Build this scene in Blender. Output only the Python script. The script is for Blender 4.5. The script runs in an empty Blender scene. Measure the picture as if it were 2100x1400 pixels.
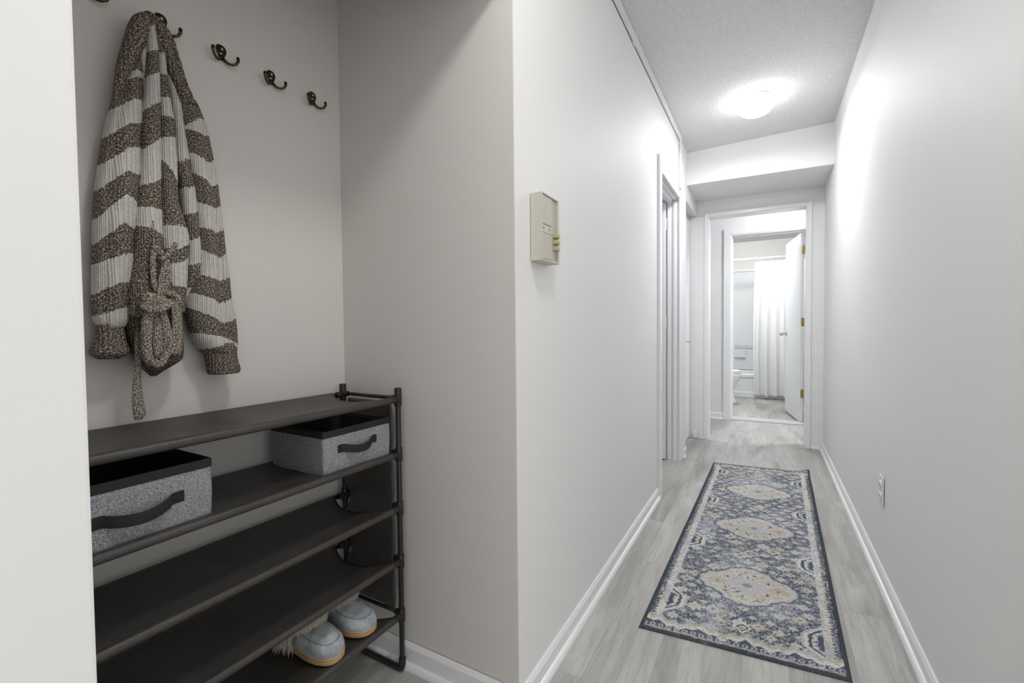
import bpy, math, random
import numpy as np
from mathutils import Vector, Matrix
PI = math.pi
S = bpy.context.scene
COL = S.collection
random.seed(4)

# ------------------------------------------------------------------ camera
cam = bpy.data.cameras.new('camera')
cam.sensor_width = 36.0; cam.lens = 36.0*918.2/2100.0; cam.clip_start = 0.02; cam.clip_end = 60
camo = bpy.data.objects.new('camera', cam); COL.objects.link(camo)
RX = Vector((0.86924, 0.49430, -0.00963)).normalized()
FW = Vector((-0.49436, 0.86879, -0.02852)).normalized()
UP = RX.cross(FW).normalized(); RX = FW.cross(UP).normalized()
Mx = Matrix((RX, UP, -FW)).transposed().to_4x4(); Mx.translation = (0, 0, 1.035)
camo.matrix_world = Mx
S.camera = camo

# ------------------------------------------------------------------ light, exposure
S.view_settings.view_transform = 'Standard'; S.view_settings.look = 'None'
S.view_settings.gamma = 1.0; S.view_settings.use_curve_mapping = False
S.view_settings.exposure = 0.0
wd = bpy.data.worlds.new('world'); S.world = wd; wd.use_nodes = True
wd.node_tree.nodes['Background'].inputs[0].default_value = (1.0, 0.985, 0.965, 1)
wd.node_tree.nodes['Background'].inputs[1].default_value = WORLD = 1.02
DOME_HALL, DOME_FRONT, DOME_CROSS, DOME_BATH = 18.0, 75.0, 205.0, 172.0

# ------------------------------------------------------------------ helpers
def tag(o, label=None, cat=None, group=None, kind=None):
    if label: o['label'] = label
    if cat: o['category'] = cat
    if group: o['group'] = group
    if kind: o['kind'] = kind
    return o

def empty(name, loc, label, cat, group=None, kind=None):
    o = bpy.data.objects.new(name, None); COL.objects.link(o)
    o.location = loc; o.empty_display_size = 0.05
    return tag(o, label, cat, group, kind)

class MB:
    def __init__(s):
        s.v = []; s.f = []; s.uv = None; s.at = None
    def box(s, x0, x1, y0, y1, z0, z1, k=0.0):
        n = len(s.v)
        for z in (z0, z1):
            for (x, y) in ((x0, y0), (x1, y0), (x1, y1), (x0, y1)):
                s.v.append((x, y + k*(x+0.57), z))
        for q in ((0,3,2,1), (4,5,6,7), (0,1,5,4), (1,2,6,5), (2,3,7,6), (3,0,4,7)):
            s.f.append(tuple(n+i for i in q))
        return s
    def prism(s, pts, lo, hi, axis='z'):
        n = len(s.v); m = len(pts)
        for h in (lo, hi):
            for (a, b) in pts:
                s.v.append({'z': (a, b, h), 'x': (h, a, b), 'y': (a, h, b)}[axis])
        s.f.append(tuple(n+i for i in range(m))[::-1]); s.f.append(tuple(n+m+i for i in range(m)))
        for i in range(m):
            j = (i+1) % m; s.f.append((n+i, n+j, n+m+j, n+m+i))
        return s
    def tube(s, path, rad, n=10, flat=None, up=None, cap=True):
        """sweep an ellipse; rad number or list; flat: second radius scale list"""
        P = [Vector(p) for p in path]; base = len(s.v); prev = None
        R = rad if isinstance(rad, (list, tuple)) else [rad]*len(P)
        for i, p in enumerate(P):
            t = (P[min(i+1, len(P)-1)] - P[max(i-1, 0)]).normalized()
            if up is not None: a = Vector(up)
            elif prev is None: a = Vector((0, 0, 1)) if abs(t.z) < .9 else Vector((1, 0, 0))
            else: a = prev
            a = (a - t*a.dot(t)).normalized(); prev = a; b = t.cross(a)
            r = R[i]; r2 = r*(flat if flat else 1.0)
            for j in range(n):
                w = 2*PI*j/n
                s.v.append(tuple(p + a*(math.cos(w)*r2) + b*(math.sin(w)*r)))
        for i in range(len(P)-1):
            for j in range(n):
                k = (j+1) % n
                s.f.append((base+i*n+j, base+i*n+k, base+(i+1)*n+k, base+(i+1)*n+j))
        if cap:
            s.f.append(tuple(base+j for j in range(n))[::-1])
            s.f.append(tuple(base+(len(P)-1)*n+j for j in range(n)))
        return s
    def lathe(s, prof, c, n=32, axis='z', sx=1, sy=1):
        base = len(s.v)
        for (r, h) in prof:
            for j in range(n):
                w = 2*PI*j/n; a = math.cos(w)*r*sx; b = math.sin(w)*r*sy
                s.v.append({'z': (c[0]+a, c[1]+b, c[2]+h), 'x': (c[0]+h, c[1]+a, c[2]+b), 'y': (c[0]+a, c[1]+h, c[2]+b)}[axis])
        for i in range(len(prof)-1):
            for j in range(n):
                k = (j+1) % n
                s.f.append((base+i*n+j, base+i*n+k, base+(i+1)*n+k, base+(i+1)*n+j))
        s.f.append(tuple(base+j for j in range(n))[::-1]); s.f.append(tuple(base+(len(prof)-1)*n+j for j in range(n)))
        return s
    def grid(s, P, closed_u=False):
        """P[i][j] points"""
        base = len(s.v); nu = len(P[0])
        for row in P:
            for p in row: s.v.append(tuple(p))
        for i in range(len(P)-1):
            for j in range(nu if closed_u else nu-1):
                k = (j+1) % nu
                s.f.append((base+i*nu+j, base+i*nu+k, base+(i+1)*nu+k, base+(i+1)*nu+j))
        return s
    def build(s, name, mat, parent=None, smooth=False, bevel=0, solid=0, sub=0, fix=True):
        me = bpy.data.meshes.new(name); me.from_pydata(s.v, [], s.f); me.update()
        if fix:
            import bmesh
            bm = bmesh.new(); bm.from_mesh(me); bmesh.ops.recalc_face_normals(bm, faces=bm.faces); bm.to_mesh(me); bm.free()
        o = bpy.data.objects.new(name, me); COL.objects.link(o)
        me.materials.append(mat)
        if smooth:
            for p in me.polygons: p.use_smooth = True
        if parent is not None:
            o.parent = parent; o.matrix_parent_inverse = Matrix.Translation(-Vector(parent.location))
            # keep plain local coordinates: shift the mesh instead of using a parent inverse
            o.matrix_parent_inverse = Matrix.Identity(4)
            me.transform(Matrix.Translation(-WORLDPOS(parent)))
        if solid:
            m = o.modifiers.new('solid', 'SOLIDIFY'); m.thickness = solid; m.offset = 0
        if bevel:
            m = o.modifiers.new('bevel', 'BEVEL'); m.width = bevel; m.segments = 2; m.limit_method = 'ANGLE'; m.angle_limit = math.radians(40)
        if sub:
            m = o.modifiers.new('sub', 'SUBSURF'); m.levels = sub; m.render_levels = sub
        return o

def WORLDPOS(o):
    p = Vector((0, 0, 0))
    while o is not None:
        p = p + Vector(o.location); o = o.parent
    return p

# ------------------------------------------------------------------ materials
class NT:
    def __init__(s, name):
        s.m = bpy.data.materials.new(name); s.m.use_nodes = True
        s.t = s.m.node_tree; s.b = s.t.nodes['Principled BSDF']
    def n(s, typ, **kw):
        nd = s.t.nodes.new(typ)
        for k, v in kw.items():
            if k[0] == '_': nd.inputs[k[1:].replace('_', ' ')].default_value = v
            else: setattr(nd, k, v)
        return nd
    def l(s, a, b): s.t.links.new(a, b)
    def math(s, op, a, b=None, c=None, clamp=False):
        nd = s.t.nodes.new('ShaderNodeMath'); nd.operation = op; nd.use_clamp = clamp
        for i, x in enumerate((a, b, c)):
            if x is None: continue
            if isinstance(x, (int, float)): nd.inputs[i].default_value = x
            else: s.l(x, nd.inputs[i])
        return nd.outputs[0]
    def mix(s, f, a, b, blend='MIX'):
        nd = s.t.nodes.new('ShaderNodeMix'); nd.data_type = 'RGBA'; nd.blend_type = blend
        for sock, x in ((nd.inputs[0], f), (nd.inputs[6], a), (nd.inputs[7], b)):
            if isinstance(x, (int, float)): sock.default_value = x
            elif isinstance(x, tuple): sock.default_value = (*x[:3], 1)
            else: s.l(x, sock)
        return nd.outputs[2]
    def ramp(s, f, stops):
        nd = s.t.nodes.new('ShaderNodeValToRGB'); e = nd.color_ramp.elements
        while len(e) < len(stops): e.new(0.5)
        for i, (p, c) in enumerate(stops):
            e[i].position = p; e[i].color = (*c, 1) if len(c) == 3 else c
        s.l(f, nd.inputs[0]); return nd.outputs[0]
    def obj(s):
        return s.n('ShaderNodeTexCoord').outputs['Object']
    def pos(s):
        return s.n('ShaderNodeNewGeometry').outputs['Position']
    def mapping(s, v, scale=(1, 1, 1), rot=(0, 0, 0)):
        m = s.n('ShaderNodeMapping'); m.inputs['Scale'].default_value = scale; m.inputs['Rotation'].default_value = rot
        s.l(v, m.inputs['Vector']); return m.outputs[0]
    def noise(s, v, scale, detail=2, rough=.5, dist=0):
        n = s.n('ShaderNodeTexNoise'); s.l(v, n.inputs['Vector'])
        n.inputs['Scale'].default_value = scale; n.inputs['Detail'].default_value = detail
        n.inputs['Roughness'].default_value = rough; n.inputs['Distortion'].default_value = dist
        return n.outputs[0]
    def bump(s, h, strength, dist=0.001, prev=None):
        b = s.n('ShaderNodeBump'); b.inputs['Strength'].default_value = strength; b.inputs['Distance'].default_value = dist
        s.l(h, b.inputs['Height'])
        if prev is not None: s.l(prev, b.inputs['Normal'])
        s.l(b.outputs[0], s.b.inputs['Normal']); return b.outputs[0]
    def base(s, c):
        if isinstance(c, tuple): s.b.inputs['Base Color'].default_value = (*c[:3], 1)
        else: s.l(c, s.b.inputs['Base Color'])
    def set(s, **kw):
        for k, v in kw.items(): s.b.inputs[k.replace('_', ' ')].default_value = v
        return s

def simple(name, col, rough=.5, metal=0.0, spec=.5, bump=None, var=0.0):
    t = NT(name); t.set(Roughness=rough, Metallic=metal); t.b.inputs['Specular IOR Level'].default_value = spec
    if var:
        c = t.noise(t.pos(), 25, 3)
        t.base(t.mix(c, tuple(x*(1-var) for x in col), tuple(min(1, x*(1+var)) for x in col)))
    else: t.base(col)
    if bump: t.bump(t.noise(t.pos(), bump[0], 3), bump[1], bump[2])
    return t.m

def paint(name, col, rough, peel=.25, gloss=.5):
    t = NT(name); t.set(Roughness=rough); t.b.inputs['Specular IOR Level'].default_value = gloss
    p = t.pos()
    big = t.noise(p, 1.7, 3)
    scuff = t.noise(p, 9, 5, .7)
    c = t.mix(t.math('MULTIPLY', big, .5), tuple(x*.985 for x in col), tuple(min(1, x*1.02) for x in col))
    mask = t.ramp(scuff, [(.70, (0, 0, 0)), (.78, (1, 1, 1))])
    t.base(t.mix(t.math('MULTIPLY', mask, .12), c, tuple(x*.86 for x in col)))
    b1 = t.bump(t.noise(p, 150, 2), peel, .0006)
    t.bump(t.noise(p, 11, 2), .25, .0025, b1)
    return t.m

M = {}
M['wall'] = paint('wall_paint', (.84, .84, .838), .60, .30, .28)
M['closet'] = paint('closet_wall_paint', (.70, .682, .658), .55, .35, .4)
M['trim'] = paint('trim_paint', (.86, .862, .878), .28, .05, .5)
M['door'] = paint('door_paint', (.85, .86, .89), .35, .08, .5)
M['white'] = simple('white_plastic', (.82, .82, .82), .3)

def ceiling_mat():
    t = NT('popcorn_ceiling'); t.set(Roughness=.9); t.b.inputs['Specular IOR Level'].default_value = .1
    p = t.pos()
    v = t.n('ShaderNodeTexVoronoi'); t.l(p, v.inputs['Vector']); v.inputs['Scale'].default_value = 130
    h = t.math('ADD', t.noise(p, 95, 4, .7), t.math('MULTIPLY', v.outputs['Distance'], -.6))
    t.base(t.mix(t.ramp(h, [(.1, (0, 0, 0)), (.6, (1, 1, 1))]), (.74, .75, .75), (.90, .90, .90)))
    t.bump(h, .9, .006); return t.m
M['ceil'] = ceiling_mat()

def floor_mat():
    t = NT('grey_vinyl_planks'); t.b.inputs['Specular IOR Level'].default_value = .45
    p = t.pos()
    sep = t.n('ShaderNodeSeparateXYZ'); t.l(p, sep.inputs[0])
    cmb = t.n('ShaderNodeCombineXYZ'); t.l(sep.outputs[1], cmb.inputs[0]); t.l(t.math('ADD', sep.outputs[0], .115), cmb.inputs[1])
    b = t.n('ShaderNodeTexBrick'); t.l(cmb.outputs[0], b.inputs['Vector'])
    b.inputs['Scale'].default_value = 1; b.inputs['Brick Width'].default_value = 1.22; b.inputs['Row Height'].default_value = .178
    b.inputs['Mortar Size'].default_value = .0012; b.inputs['Mortar Smooth'].default_value = .1
    b.inputs['Color1'].default_value = (0, 0, 0, 1); b.inputs['Color2'].default_value = (1, 1, 1, 1); b.inputs['Mortar'].default_value = (.5, .5, .5, 1)
    b.offset = .37; b.offset_frequency = 2
    # per-plank shift of the grain
    sh = t.n('ShaderNodeVectorMath'); sh.operation = 'MULTIPLY_ADD'
    t.l(b.outputs['Color'], sh.inputs[0]); sh.inputs[1].default_value = (13, 7, 3); t.l(p, sh.inputs[2])
    g = t.mapping(sh.outputs[0], (15, 1.0, 1)); fine = t.noise(g, 3.0, 6, .66, .9)
    g2 = t.mapping(sh.outputs[0], (5, .9, 1)); broad = t.noise(g2, 1.3, 4, .55, 1.0)
    g3 = t.mapping(sh.outputs[0], (120, 5, 1)); pores = t.noise(g3, 2.2, 3, .7)
    c = t.ramp(broad, [(.28, (.26, .255, .24)), (.44, (.41, .41, .39)), (.62, (.52, .52, .50)), (.8, (.58, .58, .56))])
    c = t.mix(t.math('MULTIPLY', t.ramp(fine, [(.30, (1, 1, 1)), (.54, (0, 0, 0))]), .74), c, (.30, .29, .27))
    c = t.mix(t.math('MULTIPLY', t.ramp(pores, [(.36, (1, 1, 1)), (.50, (0, 0, 0))]), .22), c, (.24, .23, .22))
    tone = t.mix(b.outputs['Color'], (.88, .87, .86), (1.08, 1.08, 1.07))
    c = t.mix(1.0, c, tone, 'MULTIPLY')
    c = t.mix(t.math('MULTIPLY', b.outputs['Fac'], .38), c, (.16, .155, .15))
    t.base(c)
    t.l(t.ramp(fine, [(.3, (.36,)*3), (.7, (.46,)*3)]), t.b.inputs['Roughness'])
    bb = t.bump(pores, .18, .0006)
    t.bump(b.outputs['Fac'], -.5, .0012, bb); return t.m
M['floor'] = floor_mat()

def glow(name, strength, col=(1.0, .985, .965)):
    t = NT(name); t.base((.9, .9, .9)); t.set(Roughness=.25)
    t.b.inputs['Emission Color'].default_value = (*col, 1); t.b.inputs['Emission Strength'].default_value = strength
    return t.m

M['chrome'] = simple('satin_nickel', (.55, .54, .52), .3, 1.0)
M['brass'] = simple('aged_brass', (.42, .30, .10), .42, 1.0, var=.25)
M['painted_hinge'] = simple('painted_hinge', (.62, .62, .60), .45, .2, bump=(60, .3, .001))
M['dark'] = simple('dark_gap', (.03, .028, .025), .8)
M['ceramic'] = simple('white_ceramic', (.86, .87, .87), .12)
M['acrylic'] = simple('white_acrylic', (.83, .85, .87), .2)
M['bathwall'] = paint('bathroom_paint', (.80, .79, .75), .45, .1)
M['black_tube'] = simple('black_coated_steel_tube', (.018, .017, .017), .33)
M['black_plastic'] = simple('black_plastic_joint', (.016, .015, .015), .42)
M['beige'] = simple('beige_plastic', (.56, .54, .475), .45, bump=(300, .15, .0003))
M['beige_dark'] = simple('beige_plastic_ribbed', (.47, .455, .395), .5)
M['tan'] = simple('tan_plastic_button', (.50, .44, .25), .4)
M['rubber'] = simple('threshold_metal', (.62, .62, .66), .3, .3)

def bronze():
    t = NT('antique_bronze'); t.set(Roughness=.27, Metallic=.9)
    n = t.noise(t.pos(), 160, 3)
    t.base(t.mix(n, (.05, .038, .022), (.12, .09, .05))); return t.m
M['bronze'] = bronze()

def rack_fabric():
    t = NT('black_nonwoven_fabric'); t.set(Roughness=.40); t.b.inputs['Specular IOR Level'].default_value = .55
    p = t.pos()
    m = t.mapping(p, (900, 900, 900), (0, 0, .78))
    s = t.n('ShaderNodeSeparateXYZ'); t.l(m, s.inputs[0])
    w = t.math('MULTIPLY', t.math('SINE', t.math('MULTIPLY', s.outputs[0], 2.4)), t.math('SINE', t.math('MULTIPLY', s.outputs[1], 2.4)))
    dust = t.noise(p, 14, 4, .6)
    t.base(t.mix(dust, (.028, .025, .023), (.066, .060, .055)))
    b = t.bump(w, .35, .0004); t.bump(t.noise(p, 6, 2), .35, .01, b); return t.m
M['fabric'] = rack_fabric()

def heather():
    t = NT('grey_heather_fabric'); t.set(Roughness=.9); t.b.inputs['Specular IOR Level'].default_value = .15
    o = t.pos()
    a = t.noise(t.mapping(o, (420, 420, 1300)), 1, 2, .6); b = t.noise(t.mapping(o, (1300, 1300, 400)), 1, 2, .6)
    f = t.math('MULTIPLY', t.math('ADD', a, b), .5)
    t.base(t.ramp(f, [(.38, (.08, .083, .09)), (.5, (.25, .26, .275)), (.62, (.56, .575, .60))]))
    t.bump(f, .5, .0008); return t.m
M['heather'] = heather()
M['black_cloth'] = simple('black_cloth', (.014, .013, .013), .75, bump=(500, .4, .0006))
M['sheet'] = simple('black_lining', (.008, .008, .008), .9)

def knit(name, rib=False, bright=0.0):
    t = NT(name); t.set(Roughness=.95); t.b.inputs['Specular IOR Level'].default_value = .08
    uv = t.n('ShaderNodeUVMap').outputs[0]
    s = t.n('ShaderNodeSeparateXYZ'); t.l(uv, s.inputs[0]); U, V = s.outputs[0], s.outputs[1]
    colw, roww = (.0085, .0042)
    # V shaped stitches: row phase depends on |u| inside a column
    cu = t.math('PINGPONG', t.math('DIVIDE', U, colw), .5)          # 0..0.5
    ph = t.math('ADD', t.math('DIVIDE', V, roww), t.math('MULTIPLY', cu, 1.3))
    row = t.math('SINE', t.math('MULTIPLY', ph, 2*PI))
    colr = t.math('COSINE', t.math('MULTIPLY', cu, 4*PI)) if not rib else t.math('COSINE', t.math('MULTIPLY', cu, 2*PI))
    # marled yarn
    mu = t.mapping(uv, (430, 230, 1)); n1 = t.noise(mu, 1, 2, .6)
    mu2 = t.mapping(uv, (260, 560, 1), (0, 0, .5)); n2 = t.noise(mu2, 1, 1, .5)
    nn = t.math('MULTIPLY', t.math('ADD', n1, n2), .5)
    d = bright
    brown = t.ramp(nn, [(.40-d, (.050, .036, .026)), (.48-d, (.105, .080, .062)), (.54-d, (.26, .225, .185)), (.62-d, (.58, .54, .48))])
    dots = t.math('MULTIPLY', t.math('SUBTRACT', 1.0, t.math('MULTIPLY', cu, 5.0), clamp=True),
                  t.ramp(t.math('ADD', t.math('MULTIPLY', row, .5), .5), [(.35, (0,)*3), (.75, (1,)*3)]))
    fz = t.noise(t.mapping(uv, (60, 60, 1)), 1, 4, .7)
    white = t.mix(fz, (.60, .585, .55), (.76, .745, .71))
    white = t.mix(t.math('MULTIPLY', dots, .8), white, (.16, .135, .11))
    at = t.n('ShaderNodeAttribute'); at.attribute_name = 'band'
    sv = t.math('ADD', at.outputs['Fac'], t.math('MULTIPLY', t.math('SUBTRACT', t.noise(t.mapping(uv, (230, 130, 1)), 1, 1), .5), .22))
    fr = t.math('FRACT', t.math('MULTIPLY', sv, .5))
    w = t.math('GREATER_THAN', fr, .5)
    t.base(t.mix(w, brown, white))
    h = t.math('ADD', t.math('MULTIPLY', row, .35), t.math('MULTIPLY', colr, -.5 if not rib else 1.1))
    b = t.bump(h, .75, .0016); t.bump(n1, .5, .0016, b); return t.m
M['knit'] = knit('striped_marled_knit'); M['rib'] = knit('ribbed_marled_knit', True); M['sash'] = knit('light_marled_knit', False, .045); M['ribdark'] = knit('dark_ribbed_knit', True, -.025)

# ------------------------------------------------------------------ dimensions
XL, XR = -0.57, 0.412
XO = XL - 0.13                    # outer side of the left wall
YB = -1.25                        # back of the built part
K = 0.038                         # the end walls are slightly out of square
def CZ(x): return 2.443 + (x-XL)*0.038
CLX, CLY = -1.225, 1.02           # closet back / side wall
HDR = 1.95
def yend(x, y0): return y0 + K*(x+0.57)

# ================================================================== SETTING
def struct(name, mb, mat, **kw):
    o = mb.build(name, mat, **kw); o['kind'] = 'structure'; return o

struct('floor', MB().box(-3.2, 2.2, YB, 8.3, -0.06, 0.0), M['floor'])

# ceilings
c = MB()
n = 0
for (x, y) in ((-1.36, YB), (XR+.12, YB), (XR+.12, 4.2), (-1.36, 4.2)):
    c.v.append((x, y, CZ(x)))
for (x, y) in ((-1.36, YB), (XR+.12, YB), (XR+.12, 4.2), (-1.36, 4.2)):
    c.v.append((x, y, CZ(x)+.08))
c.f = [(0,3,2,1), (4,5,6,7), (0,1,5,4), (1,2,6,5), (2,3,7,6), (3,0,4,7)]
struct('ceiling', c, M['ceil'])

# left wall: hall face, closet side return, lintels
TOP = 2.60
w = MB()
w.box(XO, XL, CLY+.004, 2.81, 0, TOP)               # between closet and doorway
w.box(XO, XL, 2.81, 3.64, 2.035, TOP)               # above the doorway
w.box(XO, XL, 3.64, 3.83, 0, TOP)                   # pier
w.box(XO, XL, 3.83, 4.46, 2.055, TOP)               # above the folding door
struct('wall_left', w, M['wall'])
w = MB(); w.box(XO, XL, YB, .172, 0, TOP)
struct('wall_left_near', w, M['wall'], bevel=.004)
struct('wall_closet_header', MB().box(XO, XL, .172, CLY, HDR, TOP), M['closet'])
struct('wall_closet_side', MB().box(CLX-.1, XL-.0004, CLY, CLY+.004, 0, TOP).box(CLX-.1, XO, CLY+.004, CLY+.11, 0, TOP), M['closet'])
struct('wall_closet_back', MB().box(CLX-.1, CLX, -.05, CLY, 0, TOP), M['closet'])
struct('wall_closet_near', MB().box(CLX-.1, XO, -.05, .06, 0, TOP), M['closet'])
struct('wall_right', MB().box(XR, XR+.12, .95, 4.50, 0, TOP), M['wall'])

# bulkhead box at the end of the hall
b = MB(); b.box(XL, XR, 3.90, 4.5, 2.185, TOP, K)
struct('ceiling_bulkhead', b, M['wall'])

# end wall with opening
OL, OR, OH = -0.463, 0.283, 2.035
e = MB()
e.box(-.75, OL-.012, 4.465, 4.60, 0, TOP, K); e.box(OR+.012, XR+.12, 4.465, 4.60, 0, TOP, K); e.box(OL-.012, OR+.012, 4.465, 4.60, OH+.012, TOP, K)
struct('wall_end', e, M['wall'])
e = MB()
e.box(OL-.012, OL, 4.46, 4.605, 0, OH, K); e.box(OR, OR+.012, 4.46, 4.605, 0, OH, K); e.box(OL-.012, OR+.012, 4.46, 4.605, OH, OH+.012, K)
e.box(OL-.038, OL-.004, 4.452, 4.466, 0, OH+.036, K); e.box(OR+.004, OR+.040, 4.452, 4.466, 0, OH+.036, K); e.box(OL-.004, OR+.004, 4.452, 4.466, OH+.004, OH+.036, K)
struct('trim_1', e, M['trim'], bevel=.002)

# cross hall
K2 = .018
BL, BR, BH = -.338, .352, 2.03
def yb(x): return 5.505 + K2*(x+.57)
f = MB()
f.box(-2.3, BL-.015, 5.505, 5.62, 0, 2.46, K2); f.box(BR+.015, 1.9, 5.505, 5.62, 0, 2.46, K2); f.box(BL-.015, BR+.015, 5.505, 5.62, BH+.015, 2.46, K2)
struct('wall_far', f, M['wall'])
struct('wall_cross_left', MB().box(-2.4, -2.3, 4.5, 5.7, 0, 2.46), M['wall'])
struct('wall_cross_right', MB().box(1.9, 2.0, 4.5, 5.7, 0, 2.46), M['wall'])
struct('wall_cross_near', MB().box(XR+.12, 1.95, 4.48, 4.58, 0, 2.46).box(-2.35, -.75, 4.48, 4.58, 0, 2.46), M['wall'])
struct('ceiling_cross', MB().box(-2.4, 2.0, 4.58, 5.62, 2.44, 2.50), M['ceil'])
f = MB()
f.box(BL-.018, BL, 5.50, 5.625, 0, BH, K2); f.box(BR, BR+.018, 5.50, 5.625, 0, BH, K2); f.box(BL-.018, BR+.018, 5.50, 5.625, BH, BH+.018, K2)
f.box(BL-.014, BL+.010, 5.575, 5.59, 0, BH-.012, K2); f.box(BL, BR, 5.575, 5.59, BH-.012, BH, K2)
f.box(BL-.082, BL-.010, 5.490, 5.506, 0, BH+.075, K2); f.box(BR+.010, BR+.080, 5.490, 5.506, 0, BH+.075, K2); f.box(BL-.010, BR+.010, 5.490, 5.506, BH+.010, BH+.075, K2)
struct('trim_2', f, M['trim'], bevel=.003)
f = MB(); f.box(BL, BR, 5.50, 5.56, 0, .014, K2).box(BL, BR, 5.56, 5.625, 0, .020, K2)
struct('trim_3', f, M['rubber'], bevel=.003)

# bathroom shell
struct('wall_bathroom_back', MB().box(-1.2, .9, 8.06, 8.16, 0, 2.4), M['bathwall'])
struct('wall_bathroom_left', MB().box(-1.14, -1.04, 5.62, 8.1, 0, 2.4), M['bathwall'])
struct('wall_bathroom_right', MB().box(.55, .65, 5.62, 8.1, 0, 2.4), M['bathwall'])
struct('ceiling_bathroom', MB().box(-1.2, .7, 5.60, 8.16, 2.375, 2.44), M['ceil'])

# room behind the left doorway
struct('wall_bedroom_far', MB().box(-3.1, -3.0, 1.2, 4.5, 0, 2.44), M['wall'])
struct('wall_bedroom_back', MB().box(-3.1, XO, 4.40, 4.48, 0, 2.44), M['wall'])
struct('wall_bedroom_near', MB().box(-3.1, CLX-.1, 1.13, 1.2, 0, 2.44), M['wall'])

# ---- doorway frame in the left wall
d = MB()
d.box(XL-.001, XL+.017, 2.765, 2.826, 0, 2.065)                       # near casing board
struct('trim_4', d, M['trim'], bevel=.002)
d = MB()
# profile of the moulding inside the reveal (x depth, y thickness)
prof = [(-.632, 3.64), (-.632, 3.622), (-.618, 3.618), (-.606, 3.622), (-.602, 3.630), (-.594, 3.630), (-.588, 3.620), (-.580, 3.617), (-.574, 3.620), (-.572, 3.64)]
d.prism(prof, 0, 2.0, 'z')
profh = [(-.632, 2.04), (-.632, 2.012), (-.618, 2.008), (-.606, 2.012), (-.602, 2.020), (-.594, 2.020), (-.588, 2.010), (-.580, 2.007), (-.574, 2.010), (-.572, 2.04)]
n0 = len(d.v)
for y in (2.826, 3.624):
    for (x, z) in profh: d.v.append((x, y, z-.003))
m_ = len(profh)
for i in range(m_): d.f.append((n0+i, n0+(i+1) % m_, n0+m_+(i+1) % m_, n0+m_+i))
d.f.append(tuple(range(n0, n0+m_))); d.f.append(tuple(range(n0+m_, n0+2*m_)))
struct('trim_5', d, M['door'])
d = MB()
d.box(-.675, -.632, 3.632, 3.655, 0, 2.02).box(-.735, -.632, 2.81, 2.83, 0, 2.02).box(-.735, -.632, 2.826, 3.64, 2.0, 2.03)
d.box(-.668, -.640, 3.618, 3.634, 0, 2.0).box(-.668, -.640, 2.83, 3.62, 1.985, 2.003)
struct('trim_6', d, M['door'], bevel=.0015)

# door standing open into that room
dr = empty('door_1', (-.685, 3.622, 0), 'grey-white slab door open behind the left doorway, hinges on its edge', 'door', kind='structure')
MB().box(-1.44, -.682, 3.588, 3.622, .012, 1.995).build('panel', M['door'], dr, bevel=.002)
for z in (.335, 1.07, 1.83):
    h = MB().box(-.672, -.640, 3.629, 3.6325, z-.045, z+.045).tube([(-.678, 3.624, z-.046), (-.678, 3.624, z+.046)], .0055, 10)
    for dz in (-.03, 0, .03): h.tube([(-.652+.006*(1 if dz else -1), 3.6295, z+dz), (-.652+.006*(1 if dz else -1), 3.6275, z+dz)], .003, 8)
    h.build('hinge', M['painted_hinge'], dr)
dk = MB().lathe([(.0, 0), (.026, 0), (.026, -.006), (.011, -.012), (.011, -.035), (.024, -.045), (.026, -.058), (.018, -.068), (.0, -.07)], (-1.38, 3.588, .95), 20, 'y').build('knob', M['chrome'], dr, smooth=True)

# ---- folding closet door near the end of the left wall
bf = empty('door_2', (-.61, 4.15, 0), 'white flush folding closet door with a small metal knob beside the end wall', 'door', kind='structure')
MB().box(-.650, -.622, 3.845, 4.145, .018, 2.005).build('panel', M['door'], bf, bevel=.002)
MB().box(-.650, -.622, 4.149, 4.452, .018, 2.005).build('panel', M['door'], bf, bevel=.002)
MB().box(-.650, -.628, 3.83, 4.46, 2.012, 2.05).build('track', M['painted_hinge'], bf)
MB().box(-.648, -.630, 3.84, 4.455, 2.005, 2.012).build('gap_shade_line', M['dark'], bf)  # dark strip painting the shaded gap above the panels
MB().lathe([(0, 0), (.007, 0), (.005, .004), (.004, .014), (.010, .018), (.0115, .024), (.008, .029), (0, .030)], (-.622, 4.24, .905), 16, 'x').build('knob', M['chrome'], bf, smooth=True)
struct('trim_7', MB().box(-.66, XL+.002, 3.822, 3.836, 0, 2.06), M['trim'])

# ---- bathroom door, open inwards
hx, hy = .339, 5.640
dx, dy = .228-hx, 6.36-hy; L_ = math.hypot(dx, dy); ux, uy = dx/L_, dy/L_; nx, ny = -uy, ux
def dp(a, b): return (hx + ux*a + nx*b, hy + uy*a + ny*b)
dr = empty('door_3', (hx, hy, 0), 'white flush bathroom door standing open, brass hinges and nickel knob', 'door', kind='structure')
MB().prism([dp(0, 0), dp(.715, 0), dp(.715, .034), dp(0, .034)], .014, 2.012).build('slab', M['door'], dr, bevel=.0015)
for z in (.315, 1.075, 1.835):
    h = MB().prism([dp(-.003, .0), dp(.0, .0), dp(.0, .024), dp(-.003, .024)], z-.044, z+.044)
    h.tube([(hx+.006, hy-.010, z-.046), (hx+.006, hy-.010, z+.046)], .006, 10)
    h.build('hinge', M['brass'], dr)
kb = dp(.652, .034)
k_ = MB()
c0 = Vector((kb[0], kb[1], .945)); nv = Vector((nx, ny, 0))
k_.tube([c0, c0+nv*.006], .032, 24); k_.tube([c0, c0+nv*.045], .011, 16)
k_.tube([c0+nv*.034, c0+nv*.040, c0+nv*.052, c0+nv*.064, c0+nv*.070], [.014, .026, .029, .026, .014], 24)
k_.build('knob', M['chrome'], dr, smooth=True, bevel=.001)

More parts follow.
